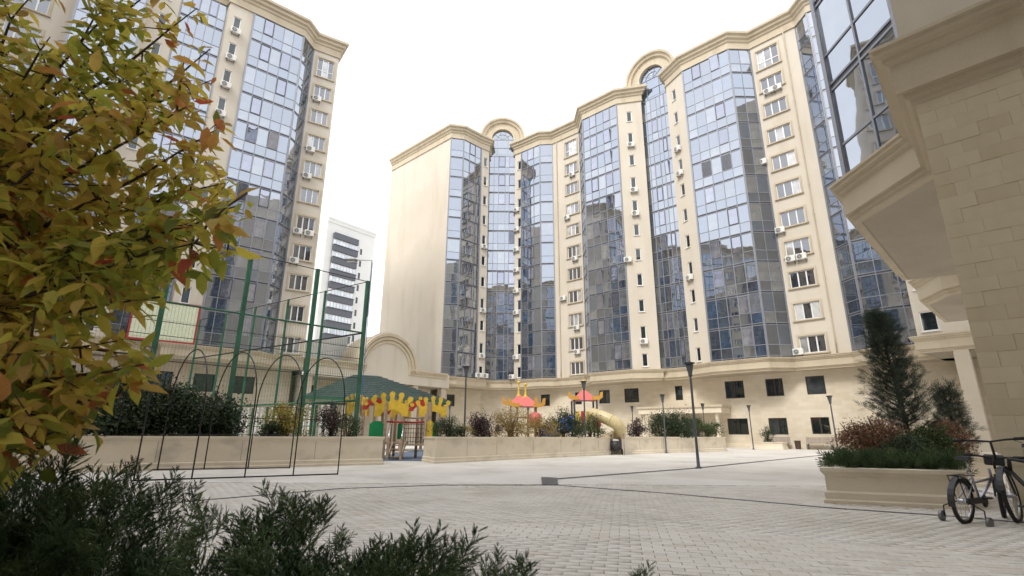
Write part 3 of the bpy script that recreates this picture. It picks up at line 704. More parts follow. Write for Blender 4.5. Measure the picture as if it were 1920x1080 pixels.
for i in range(2):
    hs = []; L = fr(tp[i], tp[i+1])[0]
    for uc in ((2.2, 5.4, 8.6, 11.8, 14.4) if i == 0 else (1.3, 4.2, )):
        if uc > L-.9: continue
        hs.append((uc-.75, uc+.75, 4.1, 5.5)); add_window(tower.root, tp[i], tp[i+1], uc, 4.1, 1.5, 1.4, 'dark2')
    wall_holes(mb, tp[i], tp[i+1], 0, 6.3, hs, 'podium_stone', .2, acc, 'trim'); acc += L
add('podium', mb, tower.root)
for row, du in ((1, -.45), (3, -.45), (4, -.45), (6, -.62), (6, .35), (7, -.62)):
    pos = 'right' if du > 0 else 'left'
    ac(U3, U4, 1.32+du, zf(row)-.2, f'air conditioner under the {pos} side of the left tower\'s {ORD[row]} wide window')
for row in (0, 1, 2, 3): ac(U0, U1, .75, zf(row)-.27, f'air conditioner under the {ORD[row]} slit window of the left tower')
sg = thing('notice_board', 'pale green board in a dark red frame behind the court fence', 'sign', (*bk(U1, 1.6, .1), 7.3))
mb = MB(); Mx = seg_m(U0, U1, 0, 0, .05)
ua, za = on_wall(U0, U1, 262, 592); ub, zb = on_wall(U0, U1, 348, 656)
ua, za = on_wall(U0, U1, 258, 588); zb = 7.45; za = 10.2; ub = 1.75; ua = -2.2
mb.box(((ua+ub)/2, 0, (za+zb)/2), (ub-ua, .06, za-zb), 'sign_pale', Mx); pb = add('board', mb, sg)
for (a_, b_, c_, d_) in ((ua-.12, ub+.12, za, za+.14), (ua-.12, ub+.12, zb-.14, zb), (ua-.12, ua, zb, za), (ub, ub+.12, zb, za)):
    mb = MB(); mb.box(((a_+b_)/2, -.02, (c_+d_)/2), (b_-a_, .1, d_-c_), 'sign_red', Mx); add('frame_bar', mb, sg)

# ------------------------------------------------------------------ low link with the half-round gable
LK0, LK1 = (-17.8, 44.1), (-6.9, 57.3)
L_, d_, n_ = fr(LK0, LK1)
link = thing('link_building', 'low cream link building with a half-round moulded gable behind the green roofed pavilion', 'building', (-12.5, 50.8, 0))
mb = MB(); wall_holes(mb, LK0, LK1, 5.85, 7.3, [], 'plaster'); M0 = seg_m(LK0, LK1, 0, 0); c = L_*.512; rr = 3.6; zc = 7.35
W = lambda x, y, z: M0 @ Vector((x, y, z))
mb.face([W(c+(rr-.05)*math.cos(math.pi*k/28), -.002, zc-.06+(rr-.05)*math.sin(math.pi*k/28)) for k in range(29)], 'plaster')
mb.face([W(0, 0, 5.85), W(L_, 0, 5.85), W(L_, 3.2, 5.85), W(0, 3.2, 5.85)], 'soffit'); mb.face([W(0, 0, 7.28), W(L_, 0, 7.28), W(L_, 9, 7.28), W(0, 9, 7.28)], 'roof_felt')
add('wall', mb, link)
mb = MB(); N = 28; prof = [(rr-.95, .0), (rr-.95, -.1), (rr-.72, -.12), (rr-.70, -.05), (rr-.62, -.05), (rr-.60, -.2), (rr-.38, -.22), (rr-.36, -.14), (rr-.28, -.14), (rr-.26, -.32), (rr, -.34), (rr, 3.0)]
for k in range(N):
    a0, a1 = math.pi*k/N, math.pi*(k+1)/N
    for (ra, ya), (rb, yb) in zip(prof[:-1], prof[1:]): mb.face([W(c+r*math.cos(a), y, zc-.3+r*math.sin(a)) for r, y, a in ((ra, ya, a0), (ra, ya, a1), (rb, yb, a1), (rb, yb, a0))], 'trim')
add('arch_moulding', mb, link)
mb = MB()
LP = [(-.05, 7.42), (.34, 7.38), (.34, 7.24), (.22, 7.2), (.22, 7.06), (.14, 7.04), (.14, 6.82), (.04, 6.74), (-.05, 6.74)]
for x0, x1 in ((.0, c-rr+.98), (c+rr-.98, L_-.5)):
    a_, b_ = W(x0, 0, 0), W(x1, 0, 0); mb = MB(); mb.sweep([(a_.x, a_.y), (b_.x, b_.y)], LP, 'trim'); add('cornice', mb, link)
mb = MB(); hs = []
Pb0, Pb1 = W(0, 3.0, 0)[:2], W(L_, 3.0, 0)[:2]
for uc in (2.2, 5.2, 8.4, 11.6, 14.8): hs.append((uc-.7, uc+.7, 3.9, 5.3)); add_window(link, Pb0, Pb1, uc, 3.9, 1.4, 1.4, 'dark2')
wall_holes(mb, Pb0, Pb1, 0, 5.85, hs, 'podium_stone', .2); add('arcade_wall', mb, link)
for k in range(5): x = .6+k*(L_-1.2)/4; mb = MB(); mb.box((x, .5, 2.93), (.7, .7, 5.84), 'podium_stone', M0, .02); add('pillar', mb, link)
o = thing('sloping_roof', 'pale sloping roof rising behind the court fence left of the half-round gable', 'roof', (*W(3.4, 7, 0)[:2], 7.3))
mb = MB(); q = [W(-2.5, 5.2, 7.3), W(c-1.5, 5.2, 7.3), W(c-1.5, 5.2, 10.8), W(-2.5, 5.2, 8.1)]; q2 = [v+(W(0, 5, 0)-W(0, 0, 0)) for v in q]
mb.face(q, 'pale_roof'); mb.face(q2[::-1], 'pale_roof'); mb.face([q[3], q[2], q2[2], q2[3]], 'pale_roof'); mb.face([q[1], q2[1], q2[2], q[2]], 'pale_roof'); mb.face([q[0], q[3], q2[3], q2[0]], 'pale_roof')
add('roof_panel', mb, o)

# ------------------------------------------------------------------ far white tower with dark balconies
FT0 = A(594, 600, 100); FT1 = A(690, 600, 109.5); ft = thing('far_tower', 'distant white high-rise with a stack of dark balconies behind the left tower', 'building', (FT0.x+5, 106, 0))
L_, d_, n_ = fr(FT0, FT1); M0 = seg_m(FT0[:2], FT1[:2], 0, 0); ztop = 45.0
mb = MB(); hs = []
for k in range(12):
    z = 8.5+k*2.78; u = L_*.70; hs.append((u, u+.55, z, z+1.35)); add_window(ft, FT0[:2], FT1[:2], u+.275, z, .55, 1.35, 'dark1')
wall_holes(mb, FT0[:2], FT1[:2], 0, ztop, hs, 'white_plaster', .2)
W = lambda x, y, z: M0 @ Vector((x, y, z))
mb.face([W(L_, 0, 0), W(L_, 14, 0), W(L_, 14, ztop), W(L_, 0, ztop)], 'white_plaster'); mb.face([W(0, 14, 0), W(0, 0, 0), W(0, 0, ztop), W(0, 14, ztop)], 'white_plaster'); mb.face([W(0, 0, ztop), W(L_, 0, ztop), W(L_, 14, ztop), W(0, 14, ztop)], 'roof_felt')
add('wall', mb, ft)
mb = MB(); mb.sweep([W(0, 0, 0)[:2], W(L_, 0, 0)[:2], W(L_, 14, 0)[:2]], [(0, ztop-.9), (.15, ztop-.85), (.2, ztop-.2), (.3, ztop-.1), (.3, ztop+.3), (-.3, ztop+.3)], 'white_plaster'); add('parapet', mb, ft)
x0, x1 = L_*.13, L_*.62
for k in range(13):
    z = 5.4+k*2.72
    mb = MB(); mb.box(((x0+x1)/2, -.35, z+.65), (x1-x0, .8, 1.35), 'charcoal', M0); mb.box(((x0+x1)/2, -.80, z+1.30), (x1-x0+.15, .14, .14), 'charcoal', M0); bo = add('balcony', mb, ft)
    mb = MB(); npn = 8
    mb.box(((x0+x1)/2, -.3, z+2.0), (x1-x0, .05, 1.36), 'white_plaster', M0); fo = add('glazing_frame', mb, bo)
    for j in range(npn):
        xa = x0+(j+.14)*(x1-x0)/npn; xb = x0+(j+.86)*(x1-x0)/npn; mb = MB(); mb.box(((xa+xb)/2, -.335, z+2.02), (xb-xa, .02, 1.15), 'glass_pale', M0); add('pane', mb, bo)
mb = MB(); mb.box(((x0+x1)/2, -.35, 5.4+13*2.72+.6), (x1-x0, .8, 1.3), 'charcoal', M0); add('balcony', mb, ft)

# ------------------------------------------------------------------ right wing (near)
C_ = Vector((6.58, 7.2)); fd = Vector((.69, -.724)).normalized()
C2 = tuple(C_+fd*16); Cc = tuple(C_)
W0, W1, W2 = (13.6, 16.9), (8.70, 11.95), (8.70, 9.45)
wing = Block('apartment_wing', 'near cream wing on stone pier, its glass bay overhanging at the upper right', (9, 8), 300)
wing.glass(W1, W2, 2, sashcols=()); wing.wallseg(W0, W1); wing.wallseg(W2, Cc); wing.wallseg(Cc, C2); wing.wall.mats and None
Q0, Q1 = (26.5, 32.9), (30.2, 28.8); V3, V2_, V1, V0 = (20.5, 23.6), (17.0, 20.3), (16.6, 18.7), (16.9, 17.7)
wing.wallseg((30.6, 36.2), Q0); wing.wallseg(Q0, Q1, col=('narrow', .75, .9)); wing.wallseg(V3, V2_); wing.glass(V2_, V1, 2); wing.wallseg(V1, V0); wing.finish()
ledge(wing.root, [W0, W1, W2, Cc, C2]); ledge(wing.root, [V3, V2_, V1, V0, (20, 16)]); ledge(wing.root, [(30.6, 36.2), Q0, Q1])
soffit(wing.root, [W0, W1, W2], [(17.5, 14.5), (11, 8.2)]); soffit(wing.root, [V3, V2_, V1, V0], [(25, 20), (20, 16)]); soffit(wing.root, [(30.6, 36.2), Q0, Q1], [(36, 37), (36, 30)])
mb = MB(); mb.face([(*q, ZT+.2) for q in (W0, W1, W2, Cc, C2, (30, 4), (20, 16))], 'roof_felt'); mb.face([(*q, ZT+.2) for q in (V3, V2_, V1, V0, (20, 16), (26, 20))], 'roof_felt'); mb.face([(*q, ZT+.2) for q in ((30.6, 36.2), Q0, Q1, (36, 30), (36, 37))], 'roof_felt'); add('roof', mb, wing.root)
mb = MB()
for a_, b_ in ((Cc, C2), (W2, Cc)): wall_holes(mb, a_, b_, 0, 6.23, [], 'podium_stone')
add('podium', mb, wing.root)
hgt, wid = .30, .60; M0 = seg_m(Cc, C2, 0, 0); bm_ = {}
for r_ in range(29):
    z0 = r_*.2145; x = 0.0; first = True
    while x < 3.2:
        w_ = random.choice((.36, .42, .46, .52)) if not first else (.22 if r_ % 2 else .42)
        first = False
        k = (w_, ); 
        if k not in bm_:
            b = MB(); b.box((w_/2, -.012, .107), (w_-.0012, .05, .2133), 'stone_block', None, .0014); bm_[k] = b.mesh('stone_block')
        add('stone_block', bm_[k], wing.root, M0 @ Matrix.Translation((x+.003, random.uniform(-.004, .004), z0)) @ Matrix.Rotation(random.gauss(0, .004), 4, 'Z')); x += w_
for (x, y, z1) in ((28.0, 31.6, 6.2), (29.9, 29.5, 6.2), (18.6, 19.6, 6.2), (15.6, 15.6, 6.2)):
    mb = MB(); mb.box((0, 0, z1/2), (.75, .75, z1), 'podium_stone', TRS((x, y, 0), R(42)), .02); add('pillar', mb, wing.root)
mb = MB(); hs = [(2.0, 3.6, .9, 2.3), (5, 6.6, .9, 2.3), (8, 9.6, .9, 2.3), (11, 12.6, .9, 2.3), (2, 3.6, 3.9, 5.2), (5, 6.6, 3.9, 5.2), (8, 9.6, 3.9, 5.2), (11, 12.6, 3.9, 5.2)]
p0, p1 = (31.5, 36.0), (40.5, 18.0); wall_holes(mb, p0, p1, 0, 6.3, hs, 'podium_stone', .2)
for h_ in hs: add_window(wing.root, p0, p1, (h_[0]+h_[1])/2, h_[2], h_[1]-h_[0], h_[3]-h_[2], 'dark2')
add('passage_wall', mb, wing.root)

# blocks closing the courtyard beside and behind the camera (seen in the glass)
def far_block(name, label, p0, p1):
    b = Block(name, label, ((p0[0]+p1[0])/2, (p0[1]+p1[1])/2), 0, sash=False); L, d, n_ = fr(p0, p1); u = 0; k = 0; line = []
    P = lambda u, o_=0: (p0[0]+d.x*u+n_.x*o_, p0[1]+d.y*u+n_.y*o_)
    while u < L-.01:
        if k % 2 == 0:
            e = min(u+4.0, L); b.wallseg(P(u), P(e), col=('win', (e-u)/2, 1.8) if e-u > 3.5 else None); line += [P(u), P(e)]
        else:
            e = min(u+6.0, L)
            if e-u < 3: b.wallseg(P(u), P(e)); line += [P(e)]
            else:
                b.wallseg(P(u), P(u+.3, 1)); b.glass(P(u+.3, 1), P(e-.3, 1), 5, indiv=False); b.wallseg(P(e-.3, 1), P(e)); line += [P(u+.3, 1), P(e-.3, 1), P(e)]
        u = e; k += 1
    b.finish(); ln = [line[0]]
    for q in line[1:]:
        if (Vector(q)-Vector(ln[-1])).length > .05: ln.append(q)
    cornice(b.root, ln); ledge(b.root, ln)
    mb = MB(); wall_holes(mb, P(0, -.5), P(L, -.5), 0, 6.4, [], 'podium_stone'); add('podium', mb, b.root)
    soffit(b.root, ln, [P(0, -.5), P(L, -.5)])
    mb = MB(); q = [P(0), P(L), P(L, -14), P(0, -14)]; mb.face([(*t, ZT+.2) for t in q], 'roof_felt'); mb.face([(*q[2], 0), (*q[3], 0), (*q[3], ZT+.2), (*q[2], ZT+.2)], 'plaster'); add('roof', mb, b.root)
far_block('apartment_block', 'cream apartment block closing the left side of the courtyard, mirrored in the glass bays', (-40, -9), tuple(bk(U1, 16, -.2)))
far_block('apartment_block', 'cream apartment block across the courtyard behind the viewer, mirrored in the glass', (26, -10), (-36, -9))

# ================================================================== planting beds
def bed(name, label, poly, h_, wall_t=.28, soil=True, mats=('bed_stone',)):
    c = sum((Vector(p[:2]) for p in poly), Vector((0, 0)))/len(poly)
    t = thing(name, label, 'planter', (c.x, c.y, 0)); mb = MB(); q = mats[0]
    prof = [(-wall_t, h_-.10), (-wall_t, h_), (.05, h_), (.05, h_-.05), (.02, h_-.09), (.0, h_-.12), (0, .20), (.035, .17), (.035, .08), (.06, .06), (.06, .0)]
    mb.sweep(poly, prof, q, True); add('wall', mb, t)
    mb = MB(); mb.face([(*p[:2], h_-.06) for p in poly][::-1], 'soil'); add('soil', mb, t)
    if h_ > .8:
        for i in range(len(poly)):
            a_, b_ = Vector(poly[i][:2]), Vector(poly[(i+1) % len(poly)][:2]); L = (b_-a_).length; u = 1.6
            while u < L-.6:
                Mj = seg_m(a_, b_, u, 0, .0); mb = MB(); mb.box((0, .0, (h_+.06)/2), (.012, .006, h_-.34), 'joint_sand', Mj); add('panel_joint', mb, t); u += random.choice((1.7, 2.1, 2.4))
    return t
def off(p, q, t): d = Vector((q[0]-p[0], q[1]-p[1])).normalized(); n_ = Vector((-d.y, d.x)); return n_*t
LB0, LB1 = Vector(G(245, 883)[:2]), Vector(G(715, 871)[:2]); dL = (LB1-LB0).normalized(); LBs = LB0-dL*7; nL = Vector((-dL.y, dL.x))
bed('planting_bed', 'long cream planting bed in front of the green fenced court', [LBs, LB1, LB1+nL*2.6+dL*.1, LBs+nL*2.6], .90)
MB0, MB1 = Vector(G(815, 869)[:2]), Vector(G(1145, 852.5)[:2]); dM = (MB1-MB0).normalized(); nM = Vector((-dM.y, dM.x)); MBc = Vector(G(793, 864.5)[:2])
bed('planting_bed', 'cream planting bed with a straw yellow shrub in the middle of the plaza', [MBc, MB0, MB1, MB1+nM*2.6, MBc+Vector((.45, 1.7))], .90)
TB0, TB1 = Vector(G(1167, 852)[:2]), Vector(G(1362, 846)[:2]); dT = (TB1-TB0).normalized(); nT = Vector((-dT.y, dT.x))
bed('planting_bed', 'cream planting bed with round evergreen shrubs before the entrance canopy', [TB0, TB1, TB1+nT*2.8, TB0+nT*2.8], .92)
f0, f1 = Vector((4.9, 8.47)), Vector((6.5, 7.80))
bed('planter', 'low cream moulded planter with clipped juniper beside the bicycles', [f0, f1, Vector((8.1, 9.6)), Vector((6.3, 10.6))], .53)
bed('planter', 'cream planter carrying the dark pine and red shrubs', [Vector((8.3, 12.4)), Vector((10.2, 11.3)), Vector((13.0, 14.4)), Vector((10.4, 16.0))], .62)
pz = Vector(G(1385, 839)[:2]); q0 = Vector((20.3, 43.9)); q1 = Vector((22.0, 42.2)); qn = Vector((-.70, -.70))
bed('planter', 'small white planter under the podium windows beside the benches', [q0+qn*1.6, q1+qn*1.6, q1+qn*.5, q0+qn*.5], .55, .12)

# ================================================================== foliage kit
QV = np.array([(-.5, 0, 0), (0, -.28, .06), (.5, 0, 0), (0, .28, .06)]); QF = np.array([(0, 1, 2, 3)])
def cloud(nn, rad, noise_amp=.35, shell=.45, clumps=26):
    """points in an uneven crown: clumps scattered in an ellipsoid"""
    cc = rng.normal(size=(clumps, 3)); cc /= np.linalg.norm(cc, axis=1, keepdims=True); cc *= (rng.random((clumps, 1))**.45)*.82
    k = rng.integers(0, clumps, nn); p_ = cc[k]+rng.normal(size=(nn, 3))*rng.uniform(.10, .22, clumps)[k][:, None]
    return p_*np.array(rad)
def shrub(name, label, pos, rad, mat, nn=1800, size=.09, group='shrubs in the planting beds', stems=5, clumps=26, stem_mat='brown_bark', zc=None):
    x, y, z = pos; t = thing(name, label, 'shrub', pos, 0, group); zc = rad[2]*.74 if zc is None else zc; rad = (rad[0]*1.15, rad[1], rad[2]*1.08); nn = int(nn*1.75)
    P = cloud(nn, rad, clumps=clumps)+np.array([x, y, z+zc]); P[:, 2] = np.maximum(P[:, 2], z+.03)
    add('crown', scatter(QV, QF, rand_rot(nn), rng.uniform(.6, 1.3, nn)*size, P, 'crown', mat), t)
    mb = MB()
    for k in range(stems):
        a = rng.uniform(0, 6.28); r_ = rng.uniform(.2, .7)
        mb.tube([(x+.04*math.cos(a), y+.04*math.sin(a), z-.02), (x+rad[0]*r_*.4*math.cos(a), y+rad[1]*r_*.4*math.sin(a), z+rad[2]*.7), (x+rad[0]*r_*math.cos(a), y+rad[1]*r_*math.sin(a), z+rad[2]*1.5)], [.03, .02, .006], stem_mat, 5)
    add('stems', mb, t); return t
# needle spray: forked twig of short scale-leaf shoots
def spray_template(n_side=11, L=1.0, sub=True):
    segs = []
    def shoot(p, d, l, w_): segs.append((np.array(p), np.array(d)/np.linalg.norm(d), l, w_))
    shoot((0, 0, 0), (0, 0, 1), L, .014)
    for i in range(n_side):
        f = .12+.86*i/n_side; a = i*2.4+rng.uniform(-.3, .3); l = L*(.46*(1-f)+.12)
        d = np.array([math.cos(a)*.62, math.sin(a)*.62, .78]); p_ = np.array([0, 0, L*f]); shoot(p_, d, l, .013)
        if sub:
            for j in range(6):
                g = .1+.85*j/6; b = a+(1 if j % 2 else -1)*rng.uniform(.7, 1.1); dd = d*.75+np.array([math.cos(b)*.5, math.sin(b)*.5, .25]); shoot(p_+d/np.linalg.norm(d)*l*g, dd, l*.36+.05, .0125)
    V = []; F = []
    for p_, d, l, w_ in segs:
        x = np.cross(d, [.3, .5, .81]); x /= np.linalg.norm(x); y = np.cross(d, x); b = len(V)
        for k in range(3): a = 2.094*k; V.append(p_+d*l*.62+(x*math.cos(a)+y*math.sin(a))*w_)
        V.append(p_+d*l); V.append(p_)
        for k in range(3): F.append((b+k, b+(k+1) % 3, b+3)); F.append((b+(k+1) % 3, b+k, b+4))
    return np.array(V), np.array(F)
SPV, SPF = spray_template(13)
SLV, SLF = spray_template(16, 1.0, False)
def dir_rot(D):
    D = D/np.linalg.norm(D, axis=1, keepdims=True); a = rng.normal(size=D.shape); X = np.cross(D, a); X /= np.linalg.norm(X, axis=1, keepdims=True); Y = np.cross(D, X)
    return np.stack([X, Y, D], -1)
def sprays(name, P, D, S, mat, parent, tpl=None):
    V, F = tpl or (SPV, SPF); return add(name, scatter(V, F, dir_rot(D), S, P, name, mat), parent)

# ---- shrubs in the beds (world places read along each bed)
zb = .84
def along(p, d, n_, t, o_): q = p+d*t+n_*o_; return (q.x, q.y, zb)
LL = (LB1-LBs).length
dense = 'leaf_dark'
labs = ['dark evergreen shrub at the far left of the court bed', 'dark evergreen shrub just right of the yellow tree, on the court bed', 'dark evergreen shrub beneath the second green fence post', 'dark leafy shrub left of the yellowing bush in the court bed']
for k, (px, Y_, rx, rz) in enumerate(((120, 14.3, 1.3, 1.0), (225, 15.6, 1.15, .95), (300, 16.4, 1.25, 1.1), (385, 17.0, 1.05, .85))):
    x = A(px, 780, Y_).x; shrub('evergreen_shrub', labs[k], (x, Y_, zb), (rx, .8, rz), dense, 5600, .10, clumps=60, zc=rz*.72)
shrub('shrub', 'low purple-leaved shrub under the second hoop in the court bed', (A(435, 780, 17.3).x, 17.3, zb), (.45, .45, .5), 'leaf_purple', 700, .07)
shrub('shrub', 'loose yellowing bush under the third hoop in the court bed', (A(540, 780, 18.0).x, 18.0, zb), (.85, .7, .72), 'leaf_yellow', 1500, .085, clumps=34)
shrub('shrub', 'dark green undergrowth at the foot of the yellowing bush', (A(505, 800, 17.6).x, 17.6, zb), (.55, .5, .38), 'leaf_dark', 900, .07)
shrub('shrub', 'reddish brown shrub left of the corner fence post', (A(622, 780, 18.7).x, 18.7, zb), (.55, .5, .7), 'leaf_purple', 1100, .07, clumps=30)
shrub('shrub', 'sparse green shrub around the foot of the corner fence post', (A(655, 795, 19.0).x, 19.0, zb), (.5, .45, .5), 'leaf_green', 900, .06)
def mid(px, Y): return (A(px, 800, Y).x, Y, zb)
shrub('evergreen_shrub', 'round green shrub at the left end of the middle bed', mid(842, 21.6), (.65, .5, .50), 'leaf_dark', 2200, .06, clumps=60)
shrub('shrub', 'dark purple shrub left of the straw yellow shrub in the middle bed', mid(906, 22.6), (.75, .6, .68), 'leaf_purple', 2200, .07, clumps=40)
shrub('shrub', 'tan dry twiggy shrub right of the straw yellow shrub in the middle bed', mid(1012, 25.2), (.95, .6, .72), 'leaf_straw', 1900, .06, clumps=30)
shrub('shrub', 'dark evergreen shrub in front of the blue tube in the middle bed', mid(1058, 26.3), (1.0, .6, .78), 'leaf_dark', 2600, .08, clumps=36)
shrub('shrub', 'green shrub under the spiral slide in the middle bed', mid(1105, 27.8), (.85, .6, .66), 'leaf_green', 1900, .07, clumps=36)
shrub('shrub', 'low green tuft behind the left corner of the middle bed', mid(868, 21.9), (.4, .4, .3), 'leaf_yellow', 600, .05)
def third(px, Y): return (A(px, 800, Y).x, Y, .86)
shrub('shrub', 'thin dark shrub at the left end of the far bed', third(1195, 31.6), (.75, .6, .65), 'leaf_purple', 1300, .08)
shrub('evergreen_shrub', 'big round evergreen shrub in the middle of the far bed', third(1262, 33.4), (1.55, .9, .95), 'leaf_dark', 5200, .10, clumps=70)
shrub('shrub', 'olive shrub at the right end of the far bed', third(1325, 35.6), (.95, .7, .72), 'leaf_green', 1900, .09)
shrub('shrub', 'small dark shrub in the white planter under the podium windows', (*((q0+q1)/2+qn*1.05), .5), (.55, .45, .75), 'leaf_dark', 700, .09)
shrub('shrub', 'tall straw yellow twiggy shrub in the middle bed behind the drain grate', mid(958, 23.6), (.95, .6, .80), 'leaf_straw', 3000, .06, clumps=60, stems=16, stem_mat='timber')
# ---- conifers and shrubs by the right wing
def conifer(name, label, pos, h_, r_, nb, mat, lean=0):
    t = thing(name, label, 'tree', pos); x, y, z = pos; mb = MB()
    mb.tube([(x, y, z-.05), (x+lean*.3, y, z+h_*.5), (x+lean, y, z+h_*.97)], [.07, .045, .012], 'brown_bark', 7); add('trunk', mb, t)
    P = []; D = []; S = []; br = MB()
    for k in range(nb):
        f = (k/nb)**.9; zz = z+h_*(.10+.86*f); a = k*2.39996+rng.uniform(-.4, .4); L = r_*(1-f)**.75*rng.uniform(.7, 1.15)+.12
        d = Vector((math.cos(a), math.sin(a), .45+.5*f)); s0 = Vector((x+lean*f, y, zz))
        mid_ = s0+d*L*.5; end = s0+d*L+Vector((0, 0, L*.18)); br.tube([s0, mid_, end], [.016, .01, .004], 'brown_bark', 4)
        for j in range(int(12+L*26)):
            g = rng.uniform(.12, 1.0); p_ = (s0.lerp(mid_, g*2) if g < .5 else mid_.lerp(end, g*2-1)); P.append(tuple(p_)); D.append((d.x*.7+rng.normal(0, .55), d.y*.7+rng.normal(0, .55), .55+rng.normal(0, .35))); S.append(rng.uniform(.14, .30))
    add('branches', br, t); sprays('crown', np.array(P), np.array(D), np.array(S), mat, t, (SLV, SLF)); return t
pp = A(1702, 800, 13.0); conifer('pine_tree', 'dark blue-green pine standing in the planter under the overhang', (pp.x, 13.0, .55), 3.6, .66, 120, 'leaf_pine', -.25)
pp = A(1792, 800, 13.2); conifer('pine_tree', 'smaller slender pine right of the dark pine', (pp.x, 13.2, .55), 1.65, .28, 40, 'leaf_pine', -.12)
for k, (px, Y, rx, rz, mt_, lb) in enumerate(((1612, 12.8, .55, .48, 'leaf_red', 'rusty red shrub at the left end of the pine planter'), (1655, 12.6, .60, .55, 'leaf_red', 'reddish shrub at the left foot of the dark pine'), (1735, 12.4, .60, .42, 'leaf_green', 'olive shrub at the right foot of the dark pine'), (1775, 12.7, .55, .50, 'leaf_red', 'russet shrub in front of the smaller pine'), (1692, 12.0, .45, .28, 'leaf_dark', 'low dark shrub in front of the dark pine trunk'))):
    p_ = A(px, 810, Y); shrub('shrub', lb, (p_.x, Y, .55), (rx, .4, rz), mt_, 3200, .05, 'shrubs around the pines', clumps=60)
t = thing('juniper_hedge', 'low clipped dark juniper filling the planter beside the bicycles', 'hedge', (6.2, 9.0, .5)); nn = 620
uu = rng.random((nn, 2)); a_ = np.array(f0)[None]*(1-uu[:, :1])+np.array(f1)[None]*uu[:, :1]; b_ = np.array([6.3, 10.4])[None]*(1-uu[:, :1])+np.array([8.0, 9.5])[None]*uu[:, :1]
P2 = a_*(1-uu[:, 1:]*.9-.06)+b_*(uu[:, 1:]*.9+.06); P = np.c_[P2, rng.uniform(.44, .60, nn)]; D = np.c_[rng.normal(0, .6, (nn, 2)), np.ones(nn)*.8]
sprays('crown', P, D, rng.uniform(.14, .30, nn), 'leaf_juniper', t)

# ================================================================== court fence
ZF = 7.4
def post_at(px, py, z=ZF): v = G(px, py, z); return Vector((v.x, v.y))
pd = post_at(690, 527); pc = post_at(588, 503); pb = post_at(472, 475); dF = (pb-pd).normalized()
pd_, pb_ = pd, pb
court = thing('court_fence', 'tall green mesh fence of the sports court behind the planting bed', 'fence', (pd.x, pd.y, 0))
near_posts = [pd, pd+(pb-pd)*.47, pb]
step = (pb-pd).length/2
near_posts += [pb+dF*step, pb+dF*step*2.0, pb+dF*step*3]
bkd = Vector((-.83, .557)); far_posts = [pd+bkd*k*2.9 for k in range(1, 6)]
def post(p, r_, z1=ZF): mb = MB(); mb.box((0, 0, z1/2), (r_, r_, z1), 'green_paint', TRS((p.x, p.y, 0), math.atan2(dF.y, dF.x)), .008); add('post', mb, court)
for p in near_posts: post(p, .14)
for p in far_posts: post(p, .09, ZF)
def rail(a, b, z, r_=.03, mat='green_paint'): mb = MB(); mb.tube([(a.x, a.y, z), (b.x, b.y, z)], r_, mat, 6); add('rail', mb, court)
nend, fend = near_posts[-1], far_posts[-1]
for z, r_, mt_ in ((ZF-.03, .018, 'black_metal'), (5.1, .035, 'green_paint'), (4.45, .012, 'black_metal'), (4.0, .012, 'black_metal'), (3.2, .014, 'black_metal'), (1.5, .02, 'black_metal')): rail(pd, nend, z, r_, mt_)
for z, r_, mt_ in ((ZF-.03, .018, 'black_metal'), (5.1, .035, 'black_metal'), (2.3, .05, 'green_paint'), (1.3, .02, 'green_paint')): rail(pd, fend, z, r_, mt_)
def wires(a, b, z0, z1, dx, dz, r_):
    mb = MB(); L = (b-a).length; d = (b-a)/L; nn = int(L/dx)
    for k in range(nn+1):
        p = a+d*(k*dx); mb.tube([(p.x, p.y, z0), (p.x, p.y, z1)], r_, 'green_paint', 3, caps=False)
    for z in np.arange(z0, z1+.01, dz): mb.tube([(a.x, a.y, z), (b.x, b.y, z)], r_, 'green_paint', 3, caps=False)
    stuff(add('wire_mesh', mb, court))
wires(pd, nend, .9, 5.08, .10, .6, .0035); wires(pd, fend, .9, 5.08, .12, .6, .004)
# picket panel along the far side of the court
for k in range(26):
    p = pd+bkd*(1.2+k*.42); mb = MB(); mb.box((0, 0, 1.1), (.16, .03, 2.2), 'pvc' if k % 3 else 'green_paint', TRS((p.x-.3, p.y+.5, 0), math.atan2(bkd.y, bkd.x))); add('picket', mb, court)
fl = thing('floodlight', 'grey floodlight on a thin bracket above the corner fence post', 'floodlight', (pd.x, pd.y, ZF))
tp_ = Vector((*pd, 0)); zt = ZF+.95; mb = MB(); mb.tube([(pd.x+.1, pd.y, 5.8), (pd.x+.1, pd.y, zt), (pd.x-.75, pd.y, zt+.02)], .02, 'charcoal', 6); add('bracket', mb, fl)
mb = MB(); mb.box((0, 0, 0), (.5, .28, .09), 'grey_metal', TRS((pd.x-.82, pd.y, zt)), .02); h_ = add('lamp_head', mb, fl); mb = MB(); mb.box((0, 0, -.05), (.4, .2, .012), 'pvc', TRS((pd.x-.82, pd.y, zt))); add('lens', mb, h_)
mb = MB(); mb.tube([(pd.x+.15, pd.y-.02, z) for z in np.linspace(.9, zt-.1, 12)], .012, 'blue', 5); add('cable', mb, fl)

# ================================================================== hoop tunnel
tun = thing('hoop_tunnel', 'thin black metal hoop tunnel frame standing before the planting bed', 'trellis', G(470, 890))
FB = [(246, 882), (295, 881.3), (389, 880), (470, 879), (543, 877.8)]; FF = [(253, 904), (359, 899), (466, 895.5), (554, 893), (633, 890)]
Bp = [G(*q) for q in FB]; Fp = [G(*q) for q in FF]
